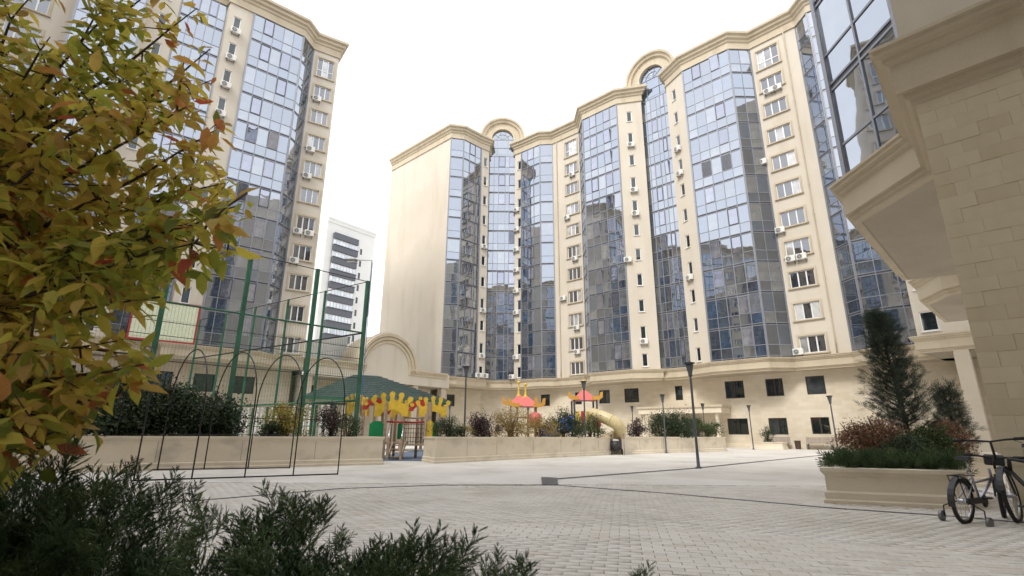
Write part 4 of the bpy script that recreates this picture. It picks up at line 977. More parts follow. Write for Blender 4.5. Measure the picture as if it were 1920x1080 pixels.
# even spacing along two straight base rails
bA, bB = G(295, 882), G(543, 878); fA, fB = G(359, 899), G(633, 890)
for k in range(5):
    t = (k-1)/3; b_ = bA.lerp(bB, t); f_ = fA.lerp(fB, t); mb = MB(); pts = [b_, b_+Vector((0, 0, 1.75))]
    for j in range(1, 16):
        a = math.pi*j/16; c = (b_+f_)/2; h = (f_-b_)/2; pts.append(c-h*math.cos(a)+Vector((0, 0, 1.75+1.35*math.sin(a))))
    pts += [f_+Vector((0, 0, 1.75)), f_]; mb.tube(pts, .017, 'black_metal', 6); add('hoop', mb, tun)
for a_, b_, z in ((bA, bB, .012), (fA, fB, .012)):
    e = (b_-a_)/3; up_ = Vector((0, 0, z+.006)); mb = MB(); mb.tube([a_-e*1.0+up_, b_+up_], .017, 'black_metal', 6); add('base_rail', mb, tun)
for z in (.95, 1.75):
    e = (bB-bA)/3; up_ = Vector((0, 0, z)); mb = MB(); mb.tube([bA-e+up_, bB+up_], .008, 'black_metal', 5); add('side_rail', mb, tun)
top0 = (bA+fA)/2+Vector((0, 0, 3.1)); top1 = (bB+fB)/2+Vector((0, 0, 3.1))

# ================================================================== pavilion
pv = thing('pavilion', 'open pavilion with a green shingled hip roof behind the crowned play panels', 'pavilion', A(705, 800, 30))
Yp = 29.0
eL, eR = A(560, 742, 27.0), A(846, 752, 30.5); ze = 2.95
eL = G(566, 743, ze); eR = G(846, 752.5, ze); 
dx_ = (eR-eL); dx_.z = 0; Lp = dx_.length; dx_.normalize(); ny = Vector((-dx_.y, dx_.x, 0)); dep = 5.2
c0_, c1_, c2_, c3_ = eL, eR, eR+ny*dep, eL+ny*dep
zr = G(700, 700, 0); rz = 4.55
r0_ = eL+dx_*(Lp*.36)+ny*dep*.5+Vector((0, 0, rz-ze)); r1_ = eL+dx_*(Lp*.52)+ny*dep*.5+Vector((0, 0, rz-ze))
roof = add('roof', (lambda m_: (m_.face([c0_, c1_, r1_, r0_], 'shingle'), m_.face([c1_, c2_, r1_], 'shingle'), m_.face([c2_, c3_, r0_, r1_], 'shingle'), m_.face([c3_, c0_, r0_], 'shingle'), m_.face([c3_-Vector((0, 0, .03)), c2_-Vector((0, 0, .03)), c1_-Vector((0, 0, .03)), c0_-Vector((0, 0, .03))], 'timber'), m_)[-1])(MB()), pv)
def courses(a, b, c, d, n_r, up_=.045):                    # lapped shingle courses between eave a-b and ridge d-c
    V = []; F = []; rn = []; nrm = (b-a).cross(d-a).normalized()
    for r_ in range(n_r):
        t0, t1 = r_/n_r, (r_+1.1)/n_r; p0_, p1_ = a.lerp(d, t0), b.lerp(c, t0); L = (p1_-p0_).length; k = max(2, int(L/.34)); s_ = (r_ % 2)*.5
        for j in range(k+1):
            u0, u1 = max(0, (j-s_)/k), min(1, (j+1-s_)/k-.012)
            if u1-u0 < .01: continue
            q = [p0_.lerp(p1_, u0)+nrm*(up_+rng.uniform(0, .012)), p0_.lerp(p1_, u1)+nrm*up_, a.lerp(d, min(1, t1)).lerp(b.lerp(c, min(1, t1)), u1)+nrm*.004, a.lerp(d, min(1, t1)).lerp(b.lerp(c, min(1, t1)), u0)+nrm*.004]
            base = len(V); V += [tuple(x) for x in q]; F.append((base, base+1, base+2, base+3)); rn.append(rng.random())
    return V, F, rn
V = []; F = []; rn = []
for a, b, c, d in ((c0_, c1_, r1_, r0_), (c3_, c0_, r0_, r0_), (c1_, c2_, r1_, r1_)):
    v, f, r_ = courses(a, b, c, d, 13); o0 = len(V); V += v; F += [tuple(i+o0 for i in q) for q in f]; rn += r_
stuff(add('shingles', np_mesh('shingles', np.array(V), np.array(F), 'shingle', np.array(rn)), roof))
mb = MB(); dn_ = Vector((0, 0, -.09)); mb.sweep([c0_, c1_, c2_, c3_], [(-.02, ze-.14), (.03, ze-.14), (.03, ze+.005), (-.02, ze+.005)], 'green_paint', True); add('fascia', mb, roof)
for k, (tx, ty) in enumerate(((.06, .08), (.36, .08), (.66, .08), (.95, .08), (.06, .92), (.36, .92), (.66, .92), (.95, .92))):
    p = eL+dx_*Lp*tx+ny*dep*ty; mb = MB(); mb.box((0, 0, (ze-.1)/2), (.16, .16, ze-.1), 'timber', TRS((p.x, p.y, 0), math.atan2(dx_.y, dx_.x)), .01); add('column', mb, pv)

# ================================================================== playground
mb = MB(); mb.face([(-6.2, 20.2, .008), (-3.0, 20.6, .008), (7.0, 30.5, .008), (9, 38, .008), (-6, 34, .008)], 'safety_floor'); struct('safety_floor', mb)
def crown_outline(w_, h_, pts=5, flip=False):
    """yellow play-crown: arched underside, round-tipped fingers on top"""
    o_ = []
    for k in range(9): a = math.pi*(1-k/8); o_.append((.30*w_*math.cos(a), -.5*h_+.26*h_*math.sin(a)))
    o_.append((.48*w_, -.5*h_)); N = pts
    for k in range(N):
        e = 2*k/(N-1)-1; cx = -.42*e*w_; lean = cx*.25; tp = .5*h_*(1-.42*abs(e)**2); base = .10*h_-.12*h_*abs(e); r_ = .082*w_
        o_.append((cx+r_*.75, base))
        for j in range(7): a = -math.pi*.25+math.pi*1.5*j/6; o_.append((cx+lean+r_*math.cos(a), tp-r_+r_*math.sin(a)))
        o_.append((cx-r_*.75, base))
    o_.append((-.48*w_, -.5*h_)); return o_
play = thing('play_castle', 'wooden play castle with yellow crowns, steps and net bridge between the two long beds', 'play structure', G(755, 862))
def Pm(px, py, Y): return A(px, py, Y)
def arc_red(w_, h_): return [(.5*w_*math.cos(math.pi*k/10), .5*h_*math.sin(math.pi*k/10)*1.6-.3*h_) for k in range(11)]+[(.3*w_*math.cos(math.pi*(1-k/8)), -.3*h_+.35*h_*math.sin(math.pi*k/8)) for k in range(9)]
Yc = 22.6
for (px, py, w_, h_, Y, rz_, col) in ((668, 758, 1.0, .95, 22.6, R(60), 'yellow'), (680, 762, .9, .85, 23.4, R(-35), 'yellow'), (703, 760, 1.0, .62, 22.6, 0, 'red'), (735, 757, 1.55, 1.05, 22.4, R(-8), 'yellow'), (752, 766, 1.0, .85, 23.5, R(40), 'yellow'), (741, 770, .8, .6, 23.6, R(10), 'red'), (788, 763, .95, .62, 23.2, 0, 'red'), (812, 762, 1.25, .9, 23.0, R(5), 'yellow')):
    p = A(px, py, Y); mb = MB(); M = TRS(p, rz_)
    if col == 'red':
        mb.plate(arc_red(w_*1.05, h_), .05, 'red', M); o = add('arch_panel', mb, play)
        mb = MB()
        for sx in (-1, 0, 1): mb.plate([(sx*.36*w_+.085*math.cos(k*.785), .30*h_-(abs(sx)*.12)+.085*math.sin(k*.785)+.18*(1-abs(sx))) for k in range(8)], .055, 'yellow', M @ Matrix.Translation((0, -.03, 0)))
        stuff(add('knobs', mb, o))
    else: mb.plate(crown_outline(w_, h_), .06, col, M); add('crown_panel', mb, play)
for (px, Y) in ((700, 22.6), (716, 22.6), (722, 22.4), (733, 23.4), (741, 23.5), (757, 23.4), (782, 23.2), (801, 23.0), (806, 23.0), (824, 23.1), (680, 22.8)):
    p = A(px, 800, Y); mb = MB(); mb.box((0, 0, 1.17), (.11, .11, 2.34), 'timber', TRS((p.x, p.y, 0), .1), .012); add('post', mb, play)
for px, Y, w_ in ((706, 22.5, .62), (752, 23.6, .3), (816, 23.5, .26)):
    p = A(px, 806, Y); mb = MB(); mb.plate([(-w_/2, -.35), (w_/2, -.35), (w_/2, .28), (.2*w_, .40), (-.2*w_, .40), (-w_/2, .28)], .05, 'green_plastic', TRS((p.x, p.y, 1.12))); add('side_panel', mb, play)
p = A(805, 806, 22.9); mb = MB(); mb.plate([(-.12, -.45), (.12, -.45), (.16, .3), (.05, .42), (-.12, .35)], .05, 'yellow', TRS((p.x, p.y, 1.15))); add('side_panel', mb, play)
pl0, pl1 = A(716, 830, 22.4), A(745, 830, 22.4); pl2, pl3 = A(758, 830, 23.4), A(800, 830, 23.0)
mb = MB(); mb.box(((pl0.x+pl1.x)/2, 22.95, .62), (pl1.x-pl0.x+.5, 1.15, .06), 'timber'); add('deck', mb, play)
mb = MB(); mb.box(((pl2.x+pl3.x)/2, 23.1, .55), (pl3.x-pl2.x+.1, .8, .06), 'timber'); add('bridge_deck', mb, play)
# steps with handrails
sx0, sx1 = A(727, 850, 21.4).x, A(752, 850, 21.4).x
for k in range(4): mb = MB(); mb.box(((sx0+sx1)/2-.02*k, 21.5+k*.24, .12+.14*k), (.62, .22, .035), 'timber'); add('step', mb, play)
for sx in (sx0, sx1):
    mb = MB(); mb.bar((sx, 21.4, .05), (sx-.05, 22.4, .62), .05, .16, 'timber'); add('stringer', mb, play)
    mb = MB(); mb.box((sx, 21.35, .42), (.1, .1, .84), 'timber', None, .01); add('newel', mb, play)
    for dz in (.0, -.28): mb = MB(); mb.tube([(sx, 21.35, .85+dz), (sx-.16, 22.35, 1.42+dz)], .025, 'chrome', 6); add('handrail', mb, play)
xa, xb = A(760, 800, 23.1).x, A(798, 800, 23.1).x
for z, mt_, r_ in ((1.50, 'red', .045), (1.68, 'timber', .04)): mb = MB(); mb.tube([(xa-.9 if mt_ == 'red' else xa, 22.7, z), ((xa+xb)/2, 22.7, z-.03), (xb, 22.7, z)], r_, mt_, 6); add('bridge_rail', mb, play)
mb = MB()
for k in range(9): x = xa+(xb-xa)*k/8; mb.tube([(x, 22.7, .6), (x, 22.7, 1.48)], .012, 'rope', 4)
for k in range(5): z = .68+k*.18; mb.tube([(xa, 22.7, z), (xb, 22.7, z)], .012, 'rope', 4)
stuff(add('net', mb, play))
# twin-roof play tower and slide tower
def hip_roof(parent, c, w_, h_, mat='red_roof', name='roof'):
    mb = MB(); a = [Vector((c[0]+sx*w_, c[1]+sy*w_, c[2])) for sx, sy in ((-1, -1), (1, -1), (1, 1), (-1, 1))]; t_ = Vector((c[0], c[1], c[2]+h_))
    q = [x.lerp(t_, .82) for x in a]
    for k in range(4): mb.face([a[k], a[(k+1) % 4], q[(k+1) % 4], q[k]], mat)
    mb.face(q, mat); mb.face(a[::-1], mat); return add(name, mb, parent)
def finial(parent, c, h_, s_=1):
    mb = MB(); mb.lathe([(.34*s_, 0), (.20*s_, .16*s_), (.09*s_, .4*s_), (.06*s_, h_-.25*s_), (.05*s_, h_-.2*s_), (.14*s_, h_-.1*s_), (.12*s_, h_), (.02*s_, h_+.08*s_)], 'yellow', 12, c); return add('finial', mb, parent)
def horn(parent, c, sx, mat='orange', s_=1):
    mb = MB(); mb.plate([(0, 0), (sx*.55*s_, .02*s_), (sx*.62*s_, .30*s_), (sx*.80*s_, .34*s_), (sx*.78*s_, -.08*s_), (sx*.55*s_, -.24*s_), (0, -.26*s_)][::(1 if sx > 0 else -1)], .06, mat, TRS(c)); add('gable_horn', mb, parent)
tw = thing('play_tower', 'twin roofed play tower with red roofs and yellow spires behind the straw yellow shrub', 'play structure', (A(985, 800, 29).x, 29, 0))
for (px, Y, zt_, fh) in ((974, 30.2, 2.62, .95), (987, 28.6, 2.45, .85)):
    p = A(px, 770, Y); hip_roof(tw, (p.x, Y, zt_), .66, .66); finial(tw, (p.x-.05, Y, zt_+.40), fh, .7)
    for sx in (-1, 1): horn(tw, (p.x+sx*.36, Y-.7, zt_+.16), sx, 'orange', .8)
    for sx in (-.5, .5):
        for sy in (-.5, .5): mb = MB(); mb.box((0, 0, zt_/2), (.1, .1, zt_), 'timber', TRS((p.x+sx, Y+sy, 0)), .01); add('post', mb, tw)
    mb = MB(); mb.box((p.x, Y, 1.1), (1.3, 1.3, .07), 'timber'); add('deck', mb, tw)
    for z in (1.5, 1.9): mb = MB(); mb.bar((p.x-.62, Y-.62, z), (p.x+.62, Y-.62, z), .05, .05, 'timber'); add('guard_rail', mb, tw)
p = A(1003, 775, 28.2); mb = MB(); mb.lathe([(.30, 0), (.34, .35), (.30, .7), (.1, .8)], 'red_roof', 14, (p.x, 28.0, 1.35)); add('red_barrel', mb, tw)
p = A(965, 800, 27.4); mb = MB(); mb.bar((p.x-.35, 27.2, .7), (p.x+.35, 27.6, 1.55), .05, .05, 'chrome'); add('climbing_pole', mb, tw)
sl = thing('slide_tower', 'red roofed play tower with blue tube and curved tan tube slide', 'play structure', (A(1092, 800, 28.4).x, 28.4, 0))
Ys = 29.4; cx = A(1095, 760, Ys).x; zt_ = 2.85
hip_roof(sl, (cx, Ys, zt_), .66, .70); finial(sl, (cx, Ys, zt_+.4), .72, .7)
for sx in (-1, 1): horn(sl, (cx+sx*.36, Ys-.7, zt_+.2), sx, 'orange', .75)
for sx in (-.62, .62):
    for sy in (-.62, .62): mb = MB(); mb.box((0, 0, zt_/2), (.1, .1, zt_), 'charcoal', TRS((cx+sx, Ys+sy, 0)), .01); add('post', mb, sl)
mb = MB(); mb.box((cx, Ys, 1.25), (1.3, 1.3, .07), 'timber'); add('deck', mb, sl)
for k, (dx, c_) in enumerate(((-.45, 'yellow'), (-.17, 'red'), (.11, 'yellow'))): mb = MB(); mb.box((cx+dx, Ys-.64, 1.78), (.2, .05, .95), c_, None, .01); add('slat', mb, sl)
mb = MB(); mb.plate([(.5*math.cos(k*.5236), .5*math.sin(k*.5236)) for k in range(12)], .08, 'red', TRS((cx+.66, Ys-.3, 1.75), R(60))); add('slide_collar', mb, sl)
pth = [(1108, 775, 28.9), (1122, 779, 28.6), (1140, 786, 28.3), (1156, 795, 28.2), (1163, 805, 28.5), (1161, 814, 29.0), (1152, 819, 29.2), (1138, 825, 28.9), (1122, 831, 28.5)]
Pt = [A(*q) for q in pth]; Pt2 = []
for i in range(len(Pt)-1):
    for s_ in range(4):
        t = s_/4; p0_, p1_, p2_, p3_ = Pt[max(0, i-1)], Pt[i], Pt[i+1], Pt[min(len(Pt)-1, i+2)]
        Pt2.append(.5*((2*p1_)+(p2_-p0_)*t+(2*p0_-5*p1_+4*p2_-p3_)*t*t+(3*p1_-p0_-3*p2_+p3_)*t**3))
Pt2.append(Pt[-1]); Pt2 = [Vector((p.x, p.y, max(.42, p.z))) for p in Pt2]
mb = MB(); mb.tube(Pt2, .32, 'slide_tan', 14, caps=False); so_ = add('tube_slide', mb, sl)
for k in range(4, len(Pt2), 5):
    d = (Pt2[min(k+1, len(Pt2)-1)]-Pt2[k-1]).normalized()*.04; mb = MB(); mb.tube([Pt2[k]-d, Pt2[k]+d], .342, 'slide_tan', 14); add('joint_ring', mb, so_)
mb = MB(); p = Pt2[18]; mb.tube([(p.x+.1, p.y-.42, .0), (p.x+.1, p.y-.42, 1.7)], .03, 'chrome', 6); add('slide_support', mb, sl)
ring = [(cx-.75-k*.34, Ys-.05*k, 1.62-.12*k) for k in range(6)]
mb = MB(); mb.tube(ring, .42, 'blue', 14, caps=False); bo_ = add('blue_tube', mb, sl)
for k in (0, 2, 4): mb = MB(); mb.tube([(ring[k][0]-.05, ring[k][1], ring[k][2]), (ring[k][0]+.05, ring[k][1], ring[k][2])], .46, 'blue', 14); add('tube_ring', mb, bo_)
# stroller-like ride between the beds
st_ = thing('stroller', 'dark stroller with purple handles in the gap between the two right beds', 'stroller', G(1155, 851)); b0 = G(1155, 851); b0 = Vector((A(1155, 840, 28.6).x, 28.6, 0)); S_ = .82
st_.matrix_basis = TRS(b0); WM[st_.name] = TRS(b0)
mb = MB(); mb.lathe([(.10, .18), (.27, .24), (.33, .45), (.30, .62), (.2, .70)], 'dark_plastic', 14, (b0.x, b0.y, 0)); add('seat_shell', mb, st_)
for sx in (-.24, .24):
    mb = MB(); mb.tube([(b0.x+sx, b0.y, .4), (b0.x+sx*1.05, b0.y+.05, .92), (b0.x+sx*.8, b0.y+.12, 1.02)], .035, 'purple', 6); add('handle', mb, st_)
    mb = MB(); mb.tube([(b0.x+sx*1.2+.0, b0.y-.15+.14*math.cos(k*.52), .15+.14*math.sin(k*.52)) for k in range(12)], .03, 'rubber', 6, True); add('wheel', mb, st_)
mb = MB(); mb.box((b0.x, b0.y-.05, .62), (.3, .06, .34), 'pvc', None, .03); add('backrest', mb, st_)

# ================================================================== lamps, benches, bin
def lamp(px, Y, h_, label, big=False, z0=0, tilt=0):
    p = A(px, 800, Y); t = thing('courtyard_lamp', label, 'lamp', (p.x, Y, z0), 0, 'courtyard lamps')
    x, y = p.x, Y; mb = MB(); mb.lathe([(.11, 0), (.11, .03), (.055, .05), (.045, .6), (.038, h_-.55), (.036, h_-.42)], 'charcoal', 10, (x, y, z0)); add('pole', mb, t)
    mb = MB(); mb.lathe([(.045, h_-.44), (.07, h_-.40), (.065, h_-.34), (.125, h_-.06), (.13, h_-.03)], 'charcoal', 14, (x, y, z0)); hd = add('lamp_head', mb, t)
    mb = MB(); mb.lathe([(.15, h_-.015), (.19, h_), (.18, h_+.025), (.04, h_+.05)], 'black_metal', 16, (x, y, z0)); add('cap', mb, hd)
    mb = MB(); mb.lathe([(.10, h_-.03), (.10, h_-.016)], 'pvc', 12, (x, y, z0)); add('lens', mb, hd)
lamp(1303, 17.2, 3.33, 'tall dark lamp post standing in the open plaza, nearest of the lamps')
lamp(1408, 41.5, 3.3, 'lamp post between the white planter and the left bench')
lamp(1564, 31.0, 3.3, 'dark lamp post just left of the red shrubs, in front of the right bench')
lamp(1246, 31.5, 3.35, 'lamp rising behind the big round evergreen of the far bed'); lamp(1321, 39.5, 3.3, 'lamp under the right end of the entrance canopy')
lamp(1187, 45.5, 3.4, 'lamp behind the spiral slide at the left end of the canopy'); lamp(842, 43.5, 3.35, 'lamp behind the crowned play panels, left of the straw yellow shrub')
lamp(871, 23.4, 3.95, 'tall dark lamp post behind the left part of the middle bed', z0=0); lamp(1097, 26.8, 3.65, 'dark lamp post in front of the slide tower')
def bench(c, rz_, label):
    t = thing('bench', label, 'bench', (*c, 0), rz_, 'benches by the podium'); M = WM[t.name]; me = MB(); me.box((0, 0, 0), (2.05, .10, .04), 'wood_bench', None, .006); pm_ = me.mesh('slat')
    for k in range(4): add('seat_slat', pm_, t, M @ Matrix.Translation((0, -.2+k*.12, .44)))
    for k in range(4): add('back_slat', pm_, t, M @ Matrix.Translation((0, .27+k*.025, .54+k*.115)) @ Matrix.Rotation(R(78), 4, 'X'))
    for sx in (-.85, .85):
        mb = MB(); mb.box((sx, -.02, .20), (.10, .46, .40), 'grey_metal', M, .01); mb2 = MB(); mb2.bar(M @ Vector((sx, .25, .40)), M @ Vector((sx, .40, .94)), .06, .06, 'grey_metal'); add('leg', mb, t); add('back_support', mb2, t)
pw0, pw1 = Vector(POD[5]), Vector(POD[6]); dP = (pw1-pw0).normalized(); nP = Vector((dP.y, -dP.x)); rzb = math.atan2(dP.y, dP.x)
def podium_pt(px, out_):
    a, b = pw0+nP*out_, pw1+nP*out_; u, z = on_wall(a, b, px, 820); return a+(b-a).normalized()*u
bench(podium_pt(1454, .9), rzb, 'slatted wooden bench on the left, under the podium windows'); bench(podium_pt(1535, .9), rzb, 'slatted wooden bench on the right, nearer the red shrubs')
p = podium_pt(1494, .8); t = thing('litter_bin', 'small brown litter bin between the two benches', 'bin', (*p, 0)); mb = MB(); mb.lathe([(.17, 0), (.20, .05), (.23, .6), (.25, .62), (.25, .66)], 'brown_bark', 14, (*p, 0)); add('body', mb, t); mb = MB(); mb.lathe([(.21, .661), (.19, .67)], 'black_metal', 14, (*p, 0)); add('liner', mb, t)

# ================================================================== bicycles
def bicycle(label, rear, front, wr, frame_mat, steer, lean, kid):
    """rear/front: wheel contact points on the ground"""
    d = Vector((front.x-rear.x, front.y-rear.y)); wb = d.length; rz = math.atan2(d.y, d.x)
    t = thing('bicycle', label, 'bicycle', (rear.x, rear.y, 0), rz, 'bicycles at the stone pier'); M = WM[t.name] @ Matrix.Rotation(lean, 4, 'X'); s_ = wr/.30
    St = Matrix.Translation((wb, 0, wr)) @ Matrix.Rotation(steer, 4, 'Z') @ Matrix.Translation((-wb, 0, -wr))
    def wheel(cx, MM):
        mb = MB(); mb.tube([(cx+(wr-.022)*math.cos(k*.2618), 0, wr+(wr-.022)*math.sin(k*.2618)) for k in range(24)], .023, 'rubber', 8, True); w_ = add('wheel', mb, t, MM)
        mb = MB(); mb.tube([(cx+(wr-.052)*math.cos(k*.2618), 0, wr+(wr-.052)*math.sin(k*.2618)) for k in range(24)], .012, 'chrome', 6, True); add('rim', mb, w_, MM)
        mb = MB(); mb.lathe([(.02, -.05), (.03, -.04), (.03, .04), (.02, .05)], 'chrome', 8, (0, 0, 0), Matrix.Translation((cx, 0, wr)) @ Matrix.Rotation(R(90), 4, 'X')); add('hub', mb, w_, MM)
        mb = MB()
        for k in range(16): a = k*.3927; mb.tube([(cx, .03*(1 if k % 2 else -1), wr), (cx+(wr-.05)*math.cos(a), 0, wr+(wr-.05)*math.sin(a))], .0022, 'chrome', 3)
        stuff(add('spokes', mb, w_, MM))
        mb = MB(); a0, a1 = (R(20), R(190)) if cx == 0 else (R(40), R(165)); P = [(a0+(a1-a0)*k/12) for k in range(13)]
        for k in range(12):
            q = [(cx+(wr+.02)*math.cos(a), y, wr+(wr+.02)*math.sin(a)) for a, y in ((P[k], -.032), (P[k+1], -.032), (P[k+1], .032), (P[k], .032))]; mb.face(q, 'dark_plastic')
        add('mudguard', mb, t, MM)
    wheel(0, M); wheel(wb, M @ St)
    bb = (wb*.43, 0, wr*.95); st = (wb*.30, 0, wr*2.25); hd = (wb*.80, 0, wr*2.35); hl = (wb*.84, 0, wr*1.9)
    def tb(a, b, r_, mat, nm, MM=M): mb = MB(); mb.tube([a, b], r_, mat, 8); return add(nm, mb, t, MM)
    tb(bb, st, .017*s_, frame_mat, 'seat_tube'); tb(bb, hl, .021*s_, frame_mat, 'down_tube'); tb((wb*.34, 0, wr*1.75) if kid else st, hd if not kid else hl, .018*s_, frame_mat, 'top_tube')
    tb(hd, hl, .02*s_, frame_mat, 'head_tube')
    for y in (-.05, .05): tb((0, y, wr), (bb[0], y*.4, bb[2]), .010, frame_mat, 'chain_stay'); tb((0, y, wr), (st[0]+.01, y*.3, st[2]-.08), .009, frame_mat, 'seat_stay')
    for y in (-.05, .05): tb((wb, y, wr), (wb*.86, y*.9, wr*1.95), .012, 'dark_plastic', 'fork_blade', M @ St)
    mb = MB(); mb.tube([st, (st[0]-.04, 0, st[2]+.14*s_)], .013, 'chrome', 6); add('seat_post', mb, t, M)
    z = st[2]+.16*s_; mb = MB(); N = 8; top = [(-.13, .085), (-.10, .095), (-.02, .06), (.06, .03), (.14, .018), (.14, -.018), (.06, -.03), (-.02, -.06), (-.10, -.095), (-.13, -.085)]
    a_ = [Vector((st[0]-.05+x*s_, y*s_, z)) for x, y in top]; b_ = [Vector((st[0]-.05+x*s_*.9, y*s_*.8, z+.045)) for x, y in top]
    mb.face(b_, 'dark_plastic'); mb.face(a_[::-1], 'dark_plastic')
    for k in range(len(top)): j = (k+1) % len(top); mb.face([a_[k], a_[j], b_[j], b_[k]], 'dark_plastic')
    add('saddle', mb, t, M)
    hb = wr*2.85 if kid else wr*3.0; mb = MB(); mb.tube([hd, (wb*.79, 0, hb)], .014, 'black_metal', 6); add('stem', mb, t, M @ St)
    wd = .27 if kid else .33; mb = MB(); mb.tube([(wb*.72, -wd, hb+.03), (wb*.77, -wd*.45, hb+.02), (wb*.79, 0, hb), (wb*.77, wd*.45, hb+.02), (wb*.72, wd, hb+.03)], .012, 'black_metal', 7); ho = add('handlebar', mb, t, M @ St)
    for sg in (-1, 1):
        mb = MB(); mb.tube([(wb*.735, sg*wd*.72, hb+.027), (wb*.718, sg*(wd+.02), hb+.03)], .019, 'rubber', 7); add('grip', mb, ho, M @ St)
        mb = MB(); mb.tube([(wb*.75, sg*wd*.68, hb+.01), (wb*.80, sg*wd*.85, hb-.02)], .006, 'chrome', 5); add('brake_lever', mb, ho, M @ St)
    mb = MB(); mb.lathe([(.07, -.006), (.075, 0), (.07, .006)], 'black_metal', 16, (0, 0, 0), Matrix.Translation((bb[0], -.05, bb[2])) @ Matrix.Rotation(R(90), 4, 'X')); cr = add('chainring', mb, t, M)
    for sg in (-1, 1):
        mb = MB(); mb.tube([(bb[0], sg*.06, bb[2]), (bb[0]+sg*.10*s_, sg*.08, bb[2]-sg*.06*s_)], .010, 'black_metal', 6); add('crank', mb, t, M)
        mb = MB(); mb.box((bb[0]+sg*.10*s_, sg*.12, bb[2]-sg*.06*s_), (.08, .07, .02), 'dark_plastic', None, .004); add('pedal', mb, t, M)
    mb = MB(); mb.box((wb*.2, -.06, wr*1.02), (wb*.46, .02, .07), 'dark_plastic', None, .008); add('chain_guard', mb, t, M)
    if kid:
        mb = MB(); 
        for y in (-.05, .05): mb.tube([(st[0]-.03, y, wr*2.12), (-.16, y, wr*2.12)], .006, 'black_metal', 5)
        for x in (-.16, -.04): mb.tube([(x, -.05, wr*2.12), (x, .05, wr*2.12)], .006, 'black_metal', 5)
        mb.tube([(-.15, .05, wr*2.12), (0, .05, wr)], .006, 'black_metal', 5); mb.tube([(-.15, -.05, wr*2.12), (0, -.05, wr)], .006, 'black_metal', 5); stuff(add('carrier', mb, t, M))
        for sg in (-1, 1):
            mb = MB(); mb.tube([(0, sg*.05, wr), (-.01, sg*.20, wr*.7), (-.01, sg*.20, .06)], .008, 'black_metal', 5); add('stabiliser_arm', mb, t, M)
            mb = MB(); mb.lathe([(.03, -.02), (.06, -.018), (.062, 0), (.06, .018), (.03, .02)], 'grey_metal', 14, (0, 0, 0), Matrix.Translation((-.01, sg*.23, .064)) @ Matrix.Rotation(R(90), 4, 'X')); add('stabiliser_wheel', mb, t, M)
        mb = MB(); mb.box((wb*.93, 0, wr*2.75), (.15, .20, .13), 'dark_plastic', None, .015); add('basket', mb, t, M @ St)
bicycle("silver child's bicycle with stabiliser wheels in front of the planter", G(1812, 984), G(1884, 973), .262, 'silver_paint', R(18), R(3), True)
bicycle('black adult bicycle at the right edge, leaning by the stone pier', G(2020, 1004), G(1912, 982), .32, 'black_metal', R(-46), R(-4), False)

# ================================================================== foreground tree
tree = thing('autumn_tree', 'yellow and green leaved autumn tree filling the left foreground', 'tree', (-2.35, 1.75, 0))
mb = MB(); hub = Vector((-2.35, 1.75, 1.05)); mb.tube([(-2.35, 1.75, -.02), (-2.37, 1.76, .5), hub, (-2.30, 1.8, 1.7), (-2.2, 1.85, 2.6)], [.07, .06, .05, .035, .012], 'bark', 8); add('trunk', mb, tree)
ends = [(455, 385, 1.75), (470, 372, 1.5), (420, 470, 1.9), (400, 400, 2.2), (300, 560, 1.6), (335, 520, 2.1), (395, 95, 1.8), (370, 20, 2.2), (410, 240, 1.7), (395, 150, 2.3), (380, 300, 2.0), (275, 690, 1.55), (230, 745, 1.75), (150, 805, 1.6), (90, 840, 1.5), (230, 640, 1.9), (200, 30, 1.6), (120, 90, 1.9), (80, 300, 1.7), (180, 220, 1.5), (260, 130, 1.8), (230, 330, 2.1), (120, 480, 1.6), (60, 640, 1.5), (120, 720, 1.8), (20, 780, 1.6), (300, 420, 1.6), (330, 210, 1.6), (40, 140, 1.5), (20, 420, 1.9), (280, -20, 1.7), (60, -10, 1.8), (425, 340, 2.0), (360, 460, 1.5), (190, 560, 2.2)]
edge_y = [-60, 0, 80, 150, 230, 300, 340, 380, 450, 490, 540, 600, 700, 760, 850, 900]; edge_x = [330, 372, 412, 405, 418, 385, 445, 478, 458, 425, 335, 300, 285, 235, 150, 60]
tw_pts = []; br = MB()
for k, (px, py, Y) in enumerate(ends):
    e = A(px, py, Y); zz = min(2.4, max(1.0, hub.z+(e.z-hub.z)*.35)); s0 = Vector((-2.35+.04*(zz-1), 1.76+.04*(zz-1), zz)); mid_ = s0.lerp(e, .5)+Vector((0, rng.uniform(-.08, .08), rng.uniform(-.05, .10)))
    pts = []
    for j in range(9): t = j/8; pts.append(s0*(1-t)**2+mid_*2*t*(1-t)+e*t*t+Vector(rng.normal(0, .008, 3)))
    br.tube(pts, [.013*(1-j/8)+.0025 for j in range(9)], 'bark', 5)
    tw_pts += [pts[j].lerp(pts[j+1], f) for j in range(3, 8) for f in (0, .33, .66)]+[e]
    for j in range(3, 9):                                     # side twigs
        for q in range(2):
            d = Vector(rng.normal(0, 1, 3)).normalized()+(e-s0).normalized()*.7; L = rng.uniform(.08, .22); p0_ = pts[j]; p1_ = p0_+d.normalized()*L*.55+Vector((0, 0, rng.uniform(-.02, .01))); p2_ = p0_+d.normalized()*L+Vector((0, 0, rng.uniform(-.05, .0)))
            qx, qy = proj(p2_)
            if qx > np.interp(qy, edge_y, edge_x)-8: continue
            br.tube([p0_, p1_, p2_], [.004, .003, .0015], 'bark', 4); tw_pts += [p0_.lerp(p1_, .5), p1_, p1_.lerp(p2_, .5), p2_]
add('branches', br, tree)
